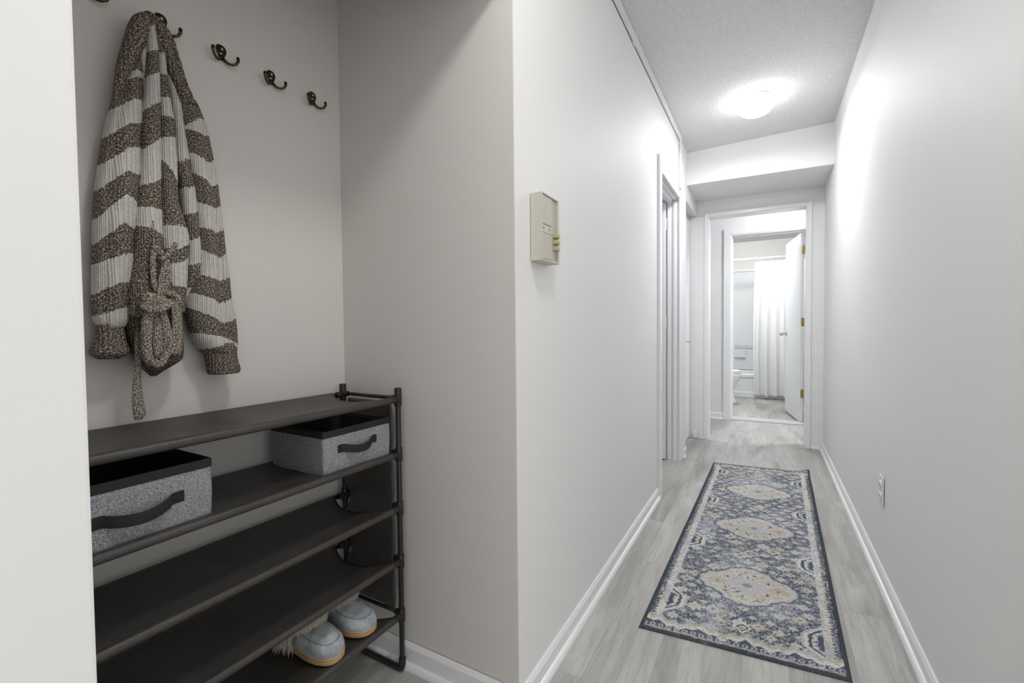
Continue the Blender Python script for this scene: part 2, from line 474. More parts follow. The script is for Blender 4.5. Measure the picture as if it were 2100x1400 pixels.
# ---- skirting: flat board plus rounded shoe, swept along a straight run
def skirt(name, p0, p1, nrm, h=.066, t=.011, num=None):
    """nrm: direction out of the wall"""
    nx_, ny_ = nrm
    pf = [(0, 0), (.024, 0), (.024, .004), (.0225, .010), (.019, .0155), (.014, .0185), (t, .0195), (t, h-.012), (t-.003, h-.006), (t-.006, h), (0, h)]
    mb = MB(); m = len(pf)
    for (px, py) in (p0, p1):
        for (o_, z) in pf: mb.v.append((px+nx_*o_, py+ny_*o_, z))
    for i in range(m):
        j = (i+1) % m; mb.f.append((i, j, m+j, m+i))
    mb.f.append(tuple(range(m))[::-1]); mb.f.append(tuple(range(m, 2*m)))
    return struct(name, mb, M['trim'])
skirt('baseboard_left', (XL, CLY-.012), (XL, 2.764), (1, 0))
skirt('baseboard_left_near', (XL, YB), (XL, .172), (1, 0))
skirt('baseboard_right', (XR, .95), (XR, 4.46+K*.98), (-1, 0), .062)
skirt('baseboard_closet_side', (CLX, CLY-.003), (XL+.012, CLY-.003), (0, -1), .074)
skirt('baseboard_closet_back', (CLX, .06), (CLX, CLY), (1, 0), .074)
skirt('baseboard_closet_near', (CLX, .06), (XL, .06), (0, 1), .074)
skirt('baseboard_far', (-2.3, 5.47), (BL-.083, 5.505), (0, -1), .075)
struct('trim_8', MB().box(OR+.045, XR-.022, 4.440, 4.472, 0, .016, K), M['trim'], bevel=.004)      # bit of shoe moulding on the right pier
# corner bits left at the folding door
struct('trim_9', MB().box(-.592, -.556, 4.425, 4.462, .004, .068).box(-.553, -.497, 4.440, 4.455, 0, .012), M['trim'], bevel=.003)
struct('trim_10', MB().prism([(XL, 3.70), (XL+.028, 3.70), (XL+.014, 3.785), (XL, 3.80)], 0, .016).box(XL, XL+.010, 3.72, 3.835, .012, .066), M['white'], bevel=.002)

# joint line between wall board and head trim, left of the end opening
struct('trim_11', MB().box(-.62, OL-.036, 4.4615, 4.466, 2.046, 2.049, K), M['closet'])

# ---- cable cover along the ceiling, turning down before the bulkhead
rc = empty('cable_raceway', (XL+.006, 2.0, 2.42), 'thin white cable cover running along the ceiling edge of the left wall', 'cable cover')
rr = MB().box(XL+.004, XL+.015, YB, 2.205, CZ(XL)-.040, CZ(XL)-.0005)
rr.box(XL+.004, XL+.015, 2.215, 3.515, CZ(XL)-.040, CZ(XL)-.0005)
rr.box(XL+.015, XL+.0165, YB, 3.50, CZ(XL)-.020, CZ(XL)-.012)
rr.build('horizontal_cover', M['white'], rc, bevel=.002)
MB().box(XL+.002, XL+.018, 2.192, 2.228, CZ(XL)-.046, CZ(XL)-.0005).build('joint_clip', M['white'], rc, bevel=.002)
MB().box(XL+.002, XL+.014, 3.515, 3.575, 2.062, CZ(XL)-.0005).build('vertical_cover', M['white'], rc, bevel=.002)
MB().box(XL+.0005, XL+.004, YB, 2.205, CZ(XL)-.0375, CZ(XL)-.034).box(XL+.0005, XL+.004, 2.215, 3.5, CZ(XL)-.0375, CZ(XL)-.034).build('gap_shadow_strip', M['dark'], rc)  # dark-coloured strips give the shadow line in the gap behind the cover

# ================================================================== LAMPS
def dome(name, x, y, z, strength, label, r=.098, power=0, col=(1.0, .985, .965)):
    t = empty(name, (x, y, z), label, 'ceiling light')
    MB().lathe([(0, .0), (.080, .0), (.084, -.004), (.084, -.016), (.080, -.019), (.080, -.030), (.074, -.033), (0, -.033)], (x, y, z), 40).build('mounting_ring', M['trim'], t, smooth=False, bevel=.001)
    g = MB().lathe([(.074, -.030), (.085, -.034), (r, -.046), (r+.001, -.062), (r-.006, -.078), (r-.022, -.093), (r-.046, -.104), (r-.072, -.110), (.006, -.112)], (x, y, z), 40)
    g.build('glass_shade', glow(name+'_glow', strength, col), t, smooth=True)
    if power:
        ld = bpy.data.lights.new('lamp_bulb', 'AREA'); ld.shape = 'DISK'; ld.size = .15; ld.energy = power; ld.color = col
        lo = bpy.data.objects.new('lamp_bulb', ld); COL.objects.link(lo); lo.location = (0, 0, -.1135); lo.parent = t
    return t
dome('ceiling_light', -.068, 3.23, CZ(-.068), DOME_HALL, 'round frosted dome ceiling light glowing in the hallway', power=12.5, col=(.985, .99, 1.0))
dome('ceiling_light', -.05, .54, CZ(-.05), DOME_FRONT, 'round dome ceiling light just inside the entry, above the camera')
dome('ceiling_light', .75, 4.86, 2.44, DOME_CROSS, 'round dome ceiling light in the cross hall past the opening', col=(.97, .98, 1.0))
dome('ceiling_light', -.25, 6.55, 2.375, DOME_BATH, 'round dome ceiling light inside the bathroom', col=(.96, .985, 1.0))

COAT={"A":[[[1.64,0.45,0.466],[1.6155,0.443,0.464],[1.5935,0.437,0.464],[1.5645,0.426,0.462],[1.515,0.411,0.46],[1.471,0.4,0.457],[1.45,0.396,0.455],[1.3925,0.387,0.452],[1.331,0.379,0.448],[1.269,0.374,0.443],[1.2185,0.372,0.438],[1.178,0.37,0.434],[1.127,0.368,0.428],[1.092,0.366,0.422],[1.0665,0.367,0.423],[1.053,0.371,0.421],[1.045,0.376,0.415]],[[1.581,1.59,1.586],[1.556,1.575,1.579],[1.493,1.521,1.531],[1.43,1.468,1.482],[1.373,1.414,1.43],[1.321,1.366,1.368],[1.262,1.318,1.303],[1.213,1.259,1.247],[1.172,1.193,1.201],[1.111,1.136,1.141],[1.069,1.081,1.091]]],"H":[[[1.6965,0.472,0.478],[1.681,0.467,0.478],[1.6635,0.462,0.478],[1.639,0.453,0.476],[1.614,0.453,0.474],[1.593,0.455,0.472],[1.562,0.456,0.47],[1.525,0.457,0.467],[1.4875,0.456,0.463],[1.4555,0.453,0.46]],[[1.712,1.713,1.715],[1.329,1.33,1.331]]],"cuffA":[[[1.053,0.373,0.412],[1.0265,0.37,0.416],[1.009,0.365,0.419],[0.9945,0.358,0.425],[0.9865,0.361,0.422],[0.981,0.373,0.404]],[]],"B":[[[1.707,0.468,0.479],[1.6845,0.467,0.48],[1.638,0.465,0.485],[1.57,0.46,0.485],[1.5245,0.455,0.485],[1.468,0.451,0.483],[1.4265,0.449,0.482],[1.3695,0.444,0.481],[1.324,0.439,0.48],[1.2905,0.434,0.48],[1.2455,0.429,0.48],[1.203,0.427,0.48],[1.161,0.423,0.481],[1.119,0.416,0.481],[1.0675,0.414,0.481]],[[1.686,1.693,1.698],[1.633,1.64,1.643],[1.578,1.59,1.599],[1.506,1.523,1.536],[1.423,1.439,1.462],[1.342,1.354,1.369],[1.297,1.299,1.296],[1.257,1.253,1.242]]],"C":[[[1.7035,0.476,0.481],[1.677,0.479,0.489],[1.6475,0.484,0.498],[1.5915,0.484,0.502],[1.547,0.484,0.506],[1.5025,0.483,0.512],[1.4715,0.482,0.513],[1.4145,0.481,0.514],[1.3575,0.481,0.514],[1.3235,0.48,0.515],[1.29,0.48,0.525],[1.2505,0.479,0.533],[1.2035,0.479,0.529],[1.151,0.479,0.527],[1.1225,0.48,0.524],[1.0795,0.48,0.52]],[[1.642,1.643,1.653],[1.597,1.598,1.598],[1.547,1.55,1.554],[1.506,1.508,1.508],[1.458,1.464,1.471],[1.412,1.392,1.362],[1.267,1.269,1.269],[1.217,1.219,1.236],[1.185,1.188,1.207],[1.137,1.134,1.135]]],"D":[[[1.647,0.503,0.515],[1.618,0.507,0.524],[1.5675,0.512,0.534],[1.514,0.517,0.537],[1.461,0.52,0.544],[1.4065,0.52,0.55],[1.3605,0.528,0.557],[1.302,0.532,0.562],[1.248,0.538,0.565],[1.1955,0.536,0.566],[1.1425,0.532,0.564],[1.104,0.53,0.564]],[[1.666,1.669,1.672],[1.419,1.426,1.438],[1.364,1.368,1.374],[1.305,1.311,1.319],[1.246,1.252,1.26],[1.189,1.193,1.2],[1.135,1.138,1.144]]],"E":[[[1.6205,0.509,0.534],[1.597,0.517,0.544],[1.5685,0.523,0.567],[1.5405,0.528,0.578],[1.5195,0.531,0.585],[1.487,0.536,0.592],[1.441,0.543,0.599],[1.389,0.549,0.607],[1.3335,0.556,0.612],[1.2715,0.557,0.617],[1.2275,0.558,0.621],[1.1725,0.554,0.625],[1.141,0.541,0.628],[1.1145,0.533,0.631],[1.0925,0.531,0.635],[1.0655,0.536,0.639],[1.019,0.546,0.642],[0.996,0.56,0.642],[0.984,0.569,0.639]],[[1.504,1.532,1.533],[1.501,1.494,1.504],[1.451,1.434,1.45],[1.405,1.381,1.394],[1.339,1.33,1.342],[1.281,1.272,1.29],[1.227,1.212,1.234],[1.169,1.155,1.176],[1.127,1.103,1.121],[1.091,1.054,1.071],[1.032,1.02,0.994],[0.993,1.008,0.99]]],"cuffE":[[[1.006,0.566,0.638],[0.984,0.569,0.638],[0.9635,0.572,0.64],[0.9475,0.575,0.645],[0.9355,0.574,0.649],[0.931,0.578,0.641]],[]],"F":[[[1.262,0.439,0.533],[1.236,0.434,0.534],[1.186,0.43,0.531],[1.132,0.421,0.528],[1.0995,0.416,0.522],[1.074,0.417,0.519],[1.0435,0.418,0.518],[1.005,0.422,0.519],[0.9875,0.427,0.519],[0.9715,0.435,0.515],[0.959,0.444,0.494],[0.9475,0.451,0.477],[0.939,0.458,0.467]],[]],"G":[[[1.138,0.527,0.547],[1.1035,0.528,0.546],[1.081,0.529,0.543],[1.072,0.533,0.541]],[]],"colL":[[[1.723,0.466,0.475],[1.7135,0.452,0.482],[1.7005,0.444,0.483],[1.6815,0.438,0.479],[1.6555,0.432,0.468],[1.616,0.422,0.453],[1.59,0.417,0.442],[1.562,0.413,0.433],[1.531,0.409,0.422],[1.5045,0.406,0.413],[1.494,0.406,0.41]],[]],"colR":[[[1.7225,0.465,0.483],[1.7195,0.47,0.496],[1.7055,0.477,0.507],[1.6815,0.482,0.52],[1.658,0.488,0.526],[1.637,0.499,0.533],[1.6125,0.508,0.539],[1.5895,0.516,0.548],[1.5715,0.521,0.556],[1.5575,0.525,0.566]],[]],"tail":[[[1.036,0.421,0.431],[1.016,0.419,0.431],[0.9855,0.418,0.431],[0.9695,0.419,0.428],[0.9555,0.418,0.428],[0.931,0.413,0.428],[0.8885,0.411,0.431],[0.8685,0.412,0.434],[0.859,0.413,0.436],[0.8535,0.415,0.427]],[]],"band":[[[1.1215,0.474,0.48],[1.1135,0.475,0.489],[1.0885,0.477,0.496],[1.057,0.478,0.498],[1.0145,0.475,0.498],[0.9865,0.469,0.493]],[]],"loopL":[[[1.0945,0.432,0.453],[1.0765,0.427,0.445],[1.056,0.422,0.441],[1.016,0.42,0.438],[0.9855,0.421,0.439],[0.971,0.426,0.446],[0.9645,0.432,0.453]],[]],"loopM":[[[1.0925,0.443,0.464],[1.056,0.443,0.463],[1.0155,0.441,0.463],[0.9925,0.442,0.463],[0.9795,0.445,0.459]],[]],"loopR":[[[1.085,0.45,0.464],[1.056,0.454,0.472],[1.025,0.459,0.478],[1.0085,0.46,0.477],[0.9945,0.456,0.474],[0.9845,0.451,0.467]],[]]}
CPATH={"loop1":[[-1.115,0.452,1.118],[-1.115,0.447,1.146],[-1.115,0.447,1.184],[-1.115,0.45,1.215]],"loop1b":[[-1.112,0.448,1.215],[-1.112,0.457,1.206],[-1.112,0.469,1.19],[-1.112,0.472,1.165],[-1.112,0.469,1.14],[-1.112,0.458,1.12]],"strand":[[-1.105,0.457,1.186],[-1.105,0.469,1.199],[-1.105,0.479,1.212],[-1.105,0.486,1.226]],"strand2":[[-1.11,0.47,1.186],[-1.11,0.464,1.172],[-1.11,0.46,1.154],[-1.11,0.457,1.133],[-1.11,0.452,1.118]],"thread":[[-1.118,0.45,1.269],[-1.118,0.451,1.245],[-1.118,0.45,1.215]],"knotc":[[-1.112,0.446,1.099]],"bottom":[[-1.1,0.435,0.978],[-1.1,0.442,0.968],[-1.1,0.452,0.972],[-1.1,0.458,0.986],[-1.1,0.467,0.996],[-1.1,0.471,1.011]]}

# ================================================================== SHOE RACK
TZ = [.828, .664, .502, .342, .177]
FX, BX, RY, LY = -.952, -1.192, .984, .115
RR = .0078
rack = empty('shoe_rack', ((FX+BX)/2, (RY+LY)/2, 0), 'five-tier black shoe rack with fabric shelves standing in the entry recess', 'shoe rack')
for x in (FX, BX):
    for y in (RY, LY):
        MB().tube([(x, y, .030), (x, y, .862)], RR, 16).build('post', M['black_tube'], rack, smooth=True, bevel=.0008)
for y in (RY, LY):
    f = MB().tube([(FX, y, .032), (FX, y, .018), (FX-.003, y, .012), (FX-.012, y, .0095), (BX+.012, y, .0095), (BX+.003, y, .012), (BX, y, .018), (BX, y, .032)], .0088, 14, up=(0, 1, 0))
    f.build('foot_rail', M['black_tube'], rack, smooth=True)
    for x in (FX, BX):
        MB().tube([(x, y, .024), (x, y, .046)], .0105, 14).build('elbow', M['black_plastic'], rack, smooth=True, bevel=.001)
for z in TZ:
    for x in (FX, BX):
        MB().tube([(x, LY, z), (x, RY, z)], RR-.001, 14).build('shelf_rail', M['black_tube'], rack, smooth=True)
    for y in (RY, LY):
        MB().tube([(FX, y, z+.004), (BX, y, z+.004)], RR-.0022, 12).build('side_rail', M['black_tube'], rack, smooth=True)
        for x in (FX, BX):
            sx = -1 if x == FX else 1; sy = -1 if y == RY else 1
            c = MB().tube([(x, y, z-.020), (x, y, z+(.020 if z < .8 else .034))], .0106, 14)
            c.tube([(x, y, z), (x, y+sy*.026, z)], .0098, 14); c.tube([(x, y, z+.004), (x+sx*.024, y, z+.004)], .0088, 14)
            c.build('corner_joint', M['black_plastic'], rack, smooth=True, bevel=.0008)
random.seed(9)
for ti, z in enumerate(TZ):
    r = .0092; nt = 30; ny_ = 60
    prof = []
    for i in range(9):                                   # around the front rail from below
        w = -PI*.5 - .2 + (PI*1.02)*i/8
        prof.append((FX+.0*1+r*math.cos(w), z+r*math.sin(w), 0.0))
    m_in = 22
    sag = [.012, .011, .013, .013, .010][ti]
    for i in range(1, m_in):
        q = i/m_in; x = FX + (BX-FX)*q
        prof.append((x, z + r - sag*math.sin(PI*q)**.8, q))
    for i in range(9):
        w = PI*.5 + (PI*1.0)*i/8
        prof.append((BX+r*math.cos(w), z+r*math.sin(w), 1.0))
    P = []
    ph = random.uniform(0, 6)
    for j in range(ny_+1):
        row = []
        for (x, zz, q) in prof:
            yr = .958 - .050*math.sin(PI*q)**.9 - .012*q; yl = LY+.026 + .045*math.sin(PI*q)**.9
            y = yl + (yr-yl)*j/ny_
            wv = math.sin(PI*q)*(.0018*math.sin(y*9+ph) + .0016*math.sin(y*21+ph*2+q*3) - .004*math.exp(-((y-.55)/.05)**2*3))
            row.append((x, y, zz+wv))
        P.append(row)
    MB().grid(P).build('fabric_shelf', M['fabric'], rack, smooth=True, solid=.0014, fix=False)
# fabric end panels, laced between the posts
for y0, sg in ((RY-.006, -1), (LY+.006, 1)):
    P = []
    nz = 60
    for j in range(nz+1):
        z = .192 + (.822-.192)*j/nz
        # edges bow inwards between the tiers
        near = min(abs(z-t) for t in TZ)
        bow = .016*math.exp(-(near/.030)**2)
        row = []
        for i in range(17):
            q = i/16
            x = (FX-.012-bow*.55) + ((BX+.014+bow*1.6)-(FX-.012-bow*.55))*q
            zz = z
            if j == 0: zz = z - .010 + .05*q if False else z + .012*math.sin(PI*q)
            row.append((x, y0 + sg*(.004+.007*math.sin(PI*q)*math.sin(z*19)**2), zz))
        P.append(row)
    MB().grid(P).build('side_panel', M['fabric'], rack, smooth=True, solid=.0012, fix=False)

# ================================================================== FABRIC BINS
def bin_(y0, y1, ztop, label, hy0, hy1, hz, tilt=0.0):
    zb = .6635
    x1, x0 = -.9665, -1.181
    t = empty('storage_bin', ((x0+x1)/2, (y0+y1)/2, zb), label, 'storage bin', 'grey fabric bins on the shoe rack')
    th = .004; zt = ztop-.0135
    def ring(z, out, yb=0, xb=0):
        # rounded rectangle
        pts = []; rc_ = .006
        for (cx, cy, a0) in ((x1-rc_+out, y1-rc_+out, 0), (x0+rc_-out, y1-rc_+out, 90), (x0+rc_-out, y0+rc_-out, 180), (x1-rc_+out, y0+rc_-out, 270)):
            for k in range(4):
                a = math.radians(a0+30*k); pts.append((cx+rc_*math.cos(a), cy+rc_*math.sin(a), z))
        return pts
    def belly(z):
        return .0018*math.sin(PI*(z-zb)/(ztop-zb))
    P = [ring(zb, -.004)] + [ring(zb+.003+(zt-zb-.003)*i/6, belly(zb+(zt-zb)*i/6)) for i in range(7)]
    mb = MB().grid(P, closed_u=True); mb.f.append(tuple(range(16))); 
    mb.build('bin_body', M['heather'], t, smooth=False)
    P = [ring(zt-.001, .0012), ring(ztop, .0012), ring(ztop+.0008, 0), ring(ztop, -th), ring(zb+.003, -th)]
    mb = MB().grid(P, closed_u=True); nb = len(mb.v)-16; mb.f.append(tuple(range(nb, nb+16)))
    mb.build('lining', M['sheet'], t)
    P = [ring(zt-.0015, .0018), ring(zt, .0026), ring(ztop, .0026), ring(ztop+.002, .0006), ring(ztop+.001, -th-.0012), ring(zt+.002, -th-.0012)]
    MB().grid(P, closed_u=True).build('rim_band', M['black_cloth'], t)
    # strap handle: two stitched tabs and a drooping loop
    P = []; n = 40; ww = .0105
    for i in range(n+1):
        q = i/n; y = hy0 + (hy1-hy0)*q
        tab = .14
        if q < tab or q > 1-tab: out, dz = .0032, 0
        else:
            w = (q-tab)/(1-2*tab); out = .0032 + .020*math.sin(PI*w)**.7; dz = -.009*math.sin(PI*w)**.8
        slope = (hz[1]-hz[0])*q
        zc = hz[0]+slope+dz
        P.append([(x1+out, y, zc-ww), (x1+out+.0009, y, zc), (x1+out, y, zc+ww), (x1+out-.0014, y, zc+ww), (x1+out-.0014, y, zc-ww)])
    MB().grid(P, closed_u=True).build('strap_handle', M['black_cloth'], t, smooth=False)
    for yc in (hy0+.009, hy1-.009):
        st = MB()
        zc = hz[0] if yc < (y0+y1)/2 else hz[1]
        for a, b in (((-1, -1), (1, 1)), ((-1, 1), (1, -1)), ((-1, -1), (1, -1)), ((-1, 1), (1, 1)), ((-1, -1), (-1, 1)), ((1, -1), (1, 1))):
            st.tube([(x1+.0042, yc+a[0]*.0065, zc+a[1]*.007), (x1+.0042, yc+b[0]*.0065, zc+b[1]*.007)], .0004, 5)
        st.build('stitching', M['black_tube'], t)
    return t
bin_(.735, .962, .777, 'grey fabric bin at the right end of the rack, against the side panel', .777, .908, (.727, .729))
bin_(.215, .474, .781, 'grey fabric bin at the left end, partly behind the entry wall', .284, .424, (.718, .724))

# ================================================================== COAT HOOKS
def hook(y0, label):
    t = empty('coat_hook', (CLX, y0, 1.75), label, 'coat hook', 'bronze double hooks in a row on the recess wall')
    out = []
    for (z, w) in ((1.7315, .0035), (1.736, .0048), (1.742, .0080), (1.749, .0114), (1.756, .0132), (1.763, .0122), (1.768, .0088), (1.7705, .0036)):
        out.append((w, z))
    pts = [(y0+w, z) for w, z in out] + [(y0-w, z) for w, z in out[::-1]]
    p = MB().prism(pts, CLX+.0002, CLX+.0036, 'x')
    p.build('plate', M['bronze'], t, smooth=False, bevel=.0012)
    for sg in (-1, 1):
        P = [(CLX+.003, y0+sg*.001, 1.742), (CLX+.0065, y0+sg*.004, 1.7335), (CLX+.011, y0+sg*.011, 1.7265), (CLX+.0165, y0+sg*.019, 1.7245),
             (CLX+.0215, y0+sg*.0265, 1.7285), (CLX+.0235, y0+sg*.0305, 1.7370), (CLX+.0235, y0+sg*.0305, 1.7450), (CLX+.0232, y0+sg*.0300, 1.7480)]
        MB().tube(P, [.0044, .0040, .0034, .0032, .0033, .0037, .0043, .0026], 12).build('arm', M['bronze'], t, smooth=True)
    for (dy_, z) in ((.0018, 1.7605), (-.0012, 1.7478)):
        MB().tube([(CLX+.0034, y0+dy_, z), (CLX+.0046, y0+dy_, z), (CLX+.0052, y0+dy_, z)], [.0036, .0034, .0018], 14).build('screw', M['chrome'], t, smooth=True)
    return t
def copy_tree(o, parent=None):
    c = o.copy(); COL.objects.link(c)
    if parent is not None: c.parent = parent
    for ch in list(o.children): copy_tree(ch, c)
    return c
hooks = [(.918, 'empty bronze double hook nearest the corner of the recess'), (.785, 'empty bronze double hook, middle of the three bare hooks right of the cardigan'),
         (.652, 'empty bronze double hook next to the hanging cardigan, on its right'), (.520, 'bronze double hook carrying the striped cardigan, mostly covered'),
         (.388, 'bronze double hook left of the cardigan, cut by the top of the photo')]
h0 = hook(hooks[0][0], hooks[0][1])
for (y, lab) in hooks[1:]:
    c = copy_tree(h0); c.location = (CLX, y, 1.75); c['label'] = lab

# ================================================================== CARDIGAN
card = empty('cardigan', (-1.19, .49, 1.72), 'brown and cream chevron striped knit cardigan hanging from a wall hook', 'cardigan')
def loft(name, key, Xc, hd, mat, M_=.5, fold=None, n=44, step=.0045, lean=0.0, bandlist=True, cap=True):
    rows, bands = COAT[key]
    zs = np.array([r[0] for r in rows]); yl = np.array([r[1] for r in rows]); yr = np.array([r[2] for r in rows])
    z0, z1 = zs.max(), zs.min(); N = max(8, int((z0-z1)/step))
    Z = np.linspace(z0, z1, N+1)
    # smooth interpolation of the edges
    def sm(v):
        a = np.interp(-Z, -zs, v); k = max(1, int(.010/((z0-z1)/N))); p = np.pad(a, k, mode='edge')
        # odd reflection keeps the ends in place
        p[:k] = 2*a[0]-a[1:k+1][::-1]; p[-k:] = 2*a[-1]-a[-k-1:-1][::-1]
        w = np.hanning(2*k+3)[1:-1]; return np.convolve(p, w/w.sum(), 'valid')
    L, R_ = sm(yl), sm(yr)
    V = []; UVl = []; B = []
    W0 = float(np.mean(R_-L))/2
    for i, z in enumerate(Z):
        c = (L[i]+R_[i])/2; a = (R_[i]-L[i])/2
        tt = i/N
        h = min(hd, a*1.0+.004)
        for j in range(n+1):
            th = 2*PI*j/n                       # 0 = left edge, pi/2 = front
            u = (1-math.cos(th))/2
            front = math.sin(th)
            yy = c - a*math.cos(th)
            d = h*(abs(front)**.8)*(1 if front > 0 else -1)
            if front > 0 and fold: d *= fold(u, z)
            if front < 0: d = max(d, -.9*h)
            V.append((min(Xc + d + lean*tt, 9), yy, z))
            arc = th if th <= PI else 2*PI-th
            UVl.append(((arc-PI/2)*(W0*.35+a*.65)+c, z))
            if bands:
                bz = [ (np.interp(u, [0, M_, 1], b)) for b in bands ]
                k = sum(1 for x in bz if z < x)
                if k == 0: s_ = 1 - min(.98, max(0.0, (z-bz[0])/.05))
                elif k == len(bz): s_ = k + min(.95, (bz[-1]-z)/.05)
                else: s_ = k + (bz[k-1]-z)/max(1e-5, bz[k-1]-bz[k])
            else: s_ = .5
            B.append(s_)
    nn = n+1
    F = []
    for i in range(N):
        for j in range(n):
            F.append((i*nn+j, (i+1)*nn+j, (i+1)*nn+j+1, i*nn+j+1))
    if cap:
        F.append(tuple(range(0, n))); F.append(tuple(N*nn+j for j in range(n))[::-1])
    me = bpy.data.meshes.new(name); off = WORLDPOS(card)
    me.from_pydata([(v[0]-off.x, v[1]-off.y, v[2]-off.z) for v in V], [], F); me.update()
    uvl = me.uv_layers.new(name='UVMap'); li = np.empty(len(me.loops), dtype=np.int32); me.loops.foreach_get('vertex_index', li)
    uvl.data.foreach_set('uv', np.array(UVl, dtype=np.float32)[li].ravel())
    at = me.attributes.new('band', 'FLOAT', 'POINT'); at.data.foreach_set('value', np.array(B, dtype=np.float32))
    me.materials.append(mat)
    for p in me.polygons: p.use_smooth = True
    o = bpy.data.objects.new(name, me); COL.objects.link(o); o.parent = card
    return o
g = lambda u, c, w: math.exp(-((u-c)/w)**2)
loft('sleeve', 'A', -1.178, .040, M['knit'], .5, lambda u, z: 1 - .22*g(u, .18, .07) + .10*g(u, .45, .2) + .05*math.sin(z*60+u*7))
loft('cuff', 'cuffA', -1.176, .034, M['rib'], fold=lambda u, z: 1+.04*math.sin(u*40))
loft('body_fold', 'B', -1.156, .030, M['knit'], .5, lambda u, z: 1+.05*math.sin(z*40+u*5))
loft('body_fold', 'C', -1.160, .030, M['knit'], .5, lambda u, z: 1+.05*math.sin(z*37+u*6+1))
loft('body_fold', 'D', -1.174, .028, M['knit'], .5, lambda u, z: (1+.06*math.sin(z*45+2))*min(1, max(.05, (z-1.105)/.06)))
loft('sleeve', 'E', -1.177, .042, M['knit'], .62, lambda u, z: 1 - .40*g(u, .62, .13)*min(1, max(0, (1.55-z)/.2)) + .05*math.sin(z*50+u*6))
loft('cuff', 'cuffE', -1.172, .032, M['rib'], fold=lambda u, z: 1+.04*math.sin(u*44))
loft('body_fold', 'H', -1.176, .016, M['knit'], .5)
loft('ribbed_body', 'F', -1.170, .040, M['ribdark'], fold=lambda u, z: (1+.08*math.sin(u*9+z*20))*(1 if z < 1.13 else max(.15, 1-(z-1.13)/.10)), cap=False)
loft('back_hem', 'G', -1.195, .016, M['ribdark'])
loft('collar', 'colL', -1.170, .036, M['rib'], fold=lambda u, z: 1+.06*math.sin(z*330))
loft('collar', 'colR', -1.166, .034, M['rib'], fold=lambda u, z: 1+.06*math.sin(z*330) - .3*g(u, .55, .12))
loft('sash_tail', 'tail', -1.137, .0035, M['sash'])
loft('sash_end', 'band', -1.116, .004, M['sash'])
loft('sash_loop', 'loopL', -1.112, .010, M['sash'], fold=lambda u, z: 1)
loft('sash_loop', 'loopM', -1.118, .008, M['sash'])
loft('sash_loop', 'loopR', -1.113, .008, M['sash'])

def plain(o):
    at = o.data.attributes.new('band', 'FLOAT', 'POINT'); at.data.foreach_set('value', np.full(len(o.data.vertices), .5, dtype=np.float32))
    return o
def yarn(name, path, rad, mat, flat=None, n=12, up=None):
    # smooth the path with Catmull-Rom
    P = [Vector(p) for p in path]; Q = []
    for i in range(len(P)-1):
        p0 = P[max(i-1, 0)]; p1 = P[i]; p2 = P[i+1]; p3 = P[min(i+2, len(P)-1)]
        for k in range(6):
            t = k/6; Q.append(.5*((2*p1)+(-p0+p2)*t+(2*p0-5*p1+4*p2-p3)*t*t+(-p0+3*p1-3*p2+p3)*t**3))
    Q.append(P[-1])
    mb = MB().tube(Q, rad, n, flat, up)
    o = mb.build(name, mat, card, smooth=True)
    me = o.data; uvl = me.uv_layers.new(name='UVMap')
    co = np.empty(len(me.vertices)*3, dtype=np.float32); me.vertices.foreach_get('co', co); co = co.reshape(-1, 3)
    li = np.empty(len(me.loops), dtype=np.int32); me.loops.foreach_get('vertex_index', li)
    uvl.data.foreach_set('uv', np.stack([co[:, 1]+co[:, 0], co[:, 2]], 1)[li].ravel())
    return plain(o)
yarn('sash_loop', CPATH['loop1'], .0052, M['sash'], .45, up=(1, 0, 0))
yarn('sash_loop', CPATH['loop1b'], .0058, M['sash'], .45, up=(1, 0, 0))
yarn('sash_loop', CPATH['strand'], .0050, M['sash'], .5, up=(1, 0, 0))
yarn('sash_loop', CPATH['strand2'], .0052, M['sash'], .45, up=(1, 0, 0))
yarn('thread', CPATH['thread'], .0012, M['sash'])
yarn('sash_loop', CPATH['bottom'], .0075, M['sash'], .5, up=(1, 0, 0))
kc = CPATH['knotc'][0]
kn = MB()
P = []
for i in range(25):
    ph = PI*i/24
    P.append([(kc[0]-.002+.019*math.sin(ph)*math.cos(2*PI*j/28), kc[1]-.025*math.cos(ph)*(1)+.0*j, kc[2]+.0205*math.sin(ph)*math.sin(2*PI*j/28)*(1+.14*math.cos(ph*1.5))) for j in range(28)])
kn.grid(P, closed_u=True)
ko = kn.build('sash_knot', M['sash'], card, smooth=True)
plain(ko); me = ko.data; uvl = me.uv_layers.new(name='UVMap')
for lp in me.loops:
    co = me.vertices[lp.vertex_index].co; uvl.data[lp.index].uv = (co.z+co.x*.5, co.y)
yarn('sash_knot', [(kc[0]+.004, kc[1]-.021, kc[2]-.010), (kc[0]+.017, kc[1]-.014, kc[2]-.016), (kc[0]+.020, kc[1]+.006, kc[2]-.012), (kc[0]+.014, kc[1]+.019, kc[2]-.004), (kc[0], kc[1]+.024, kc[2]+.004)], .0085, M['sash'], .5, up=(1, 0, .3))
yarn('sash_end', [(kc[0]+.004, kc[1]+.004, kc[2]+.018), (kc[0]+.006, kc[1]+.022, kc[2]+.021), (kc[0]+.002, kc[1]+.040, kc[2]+.012), (kc[0]-.002, kc[1]+.047, kc[2]-.006)], .0062, M['sash'], .5, up=(1, 0, 0))

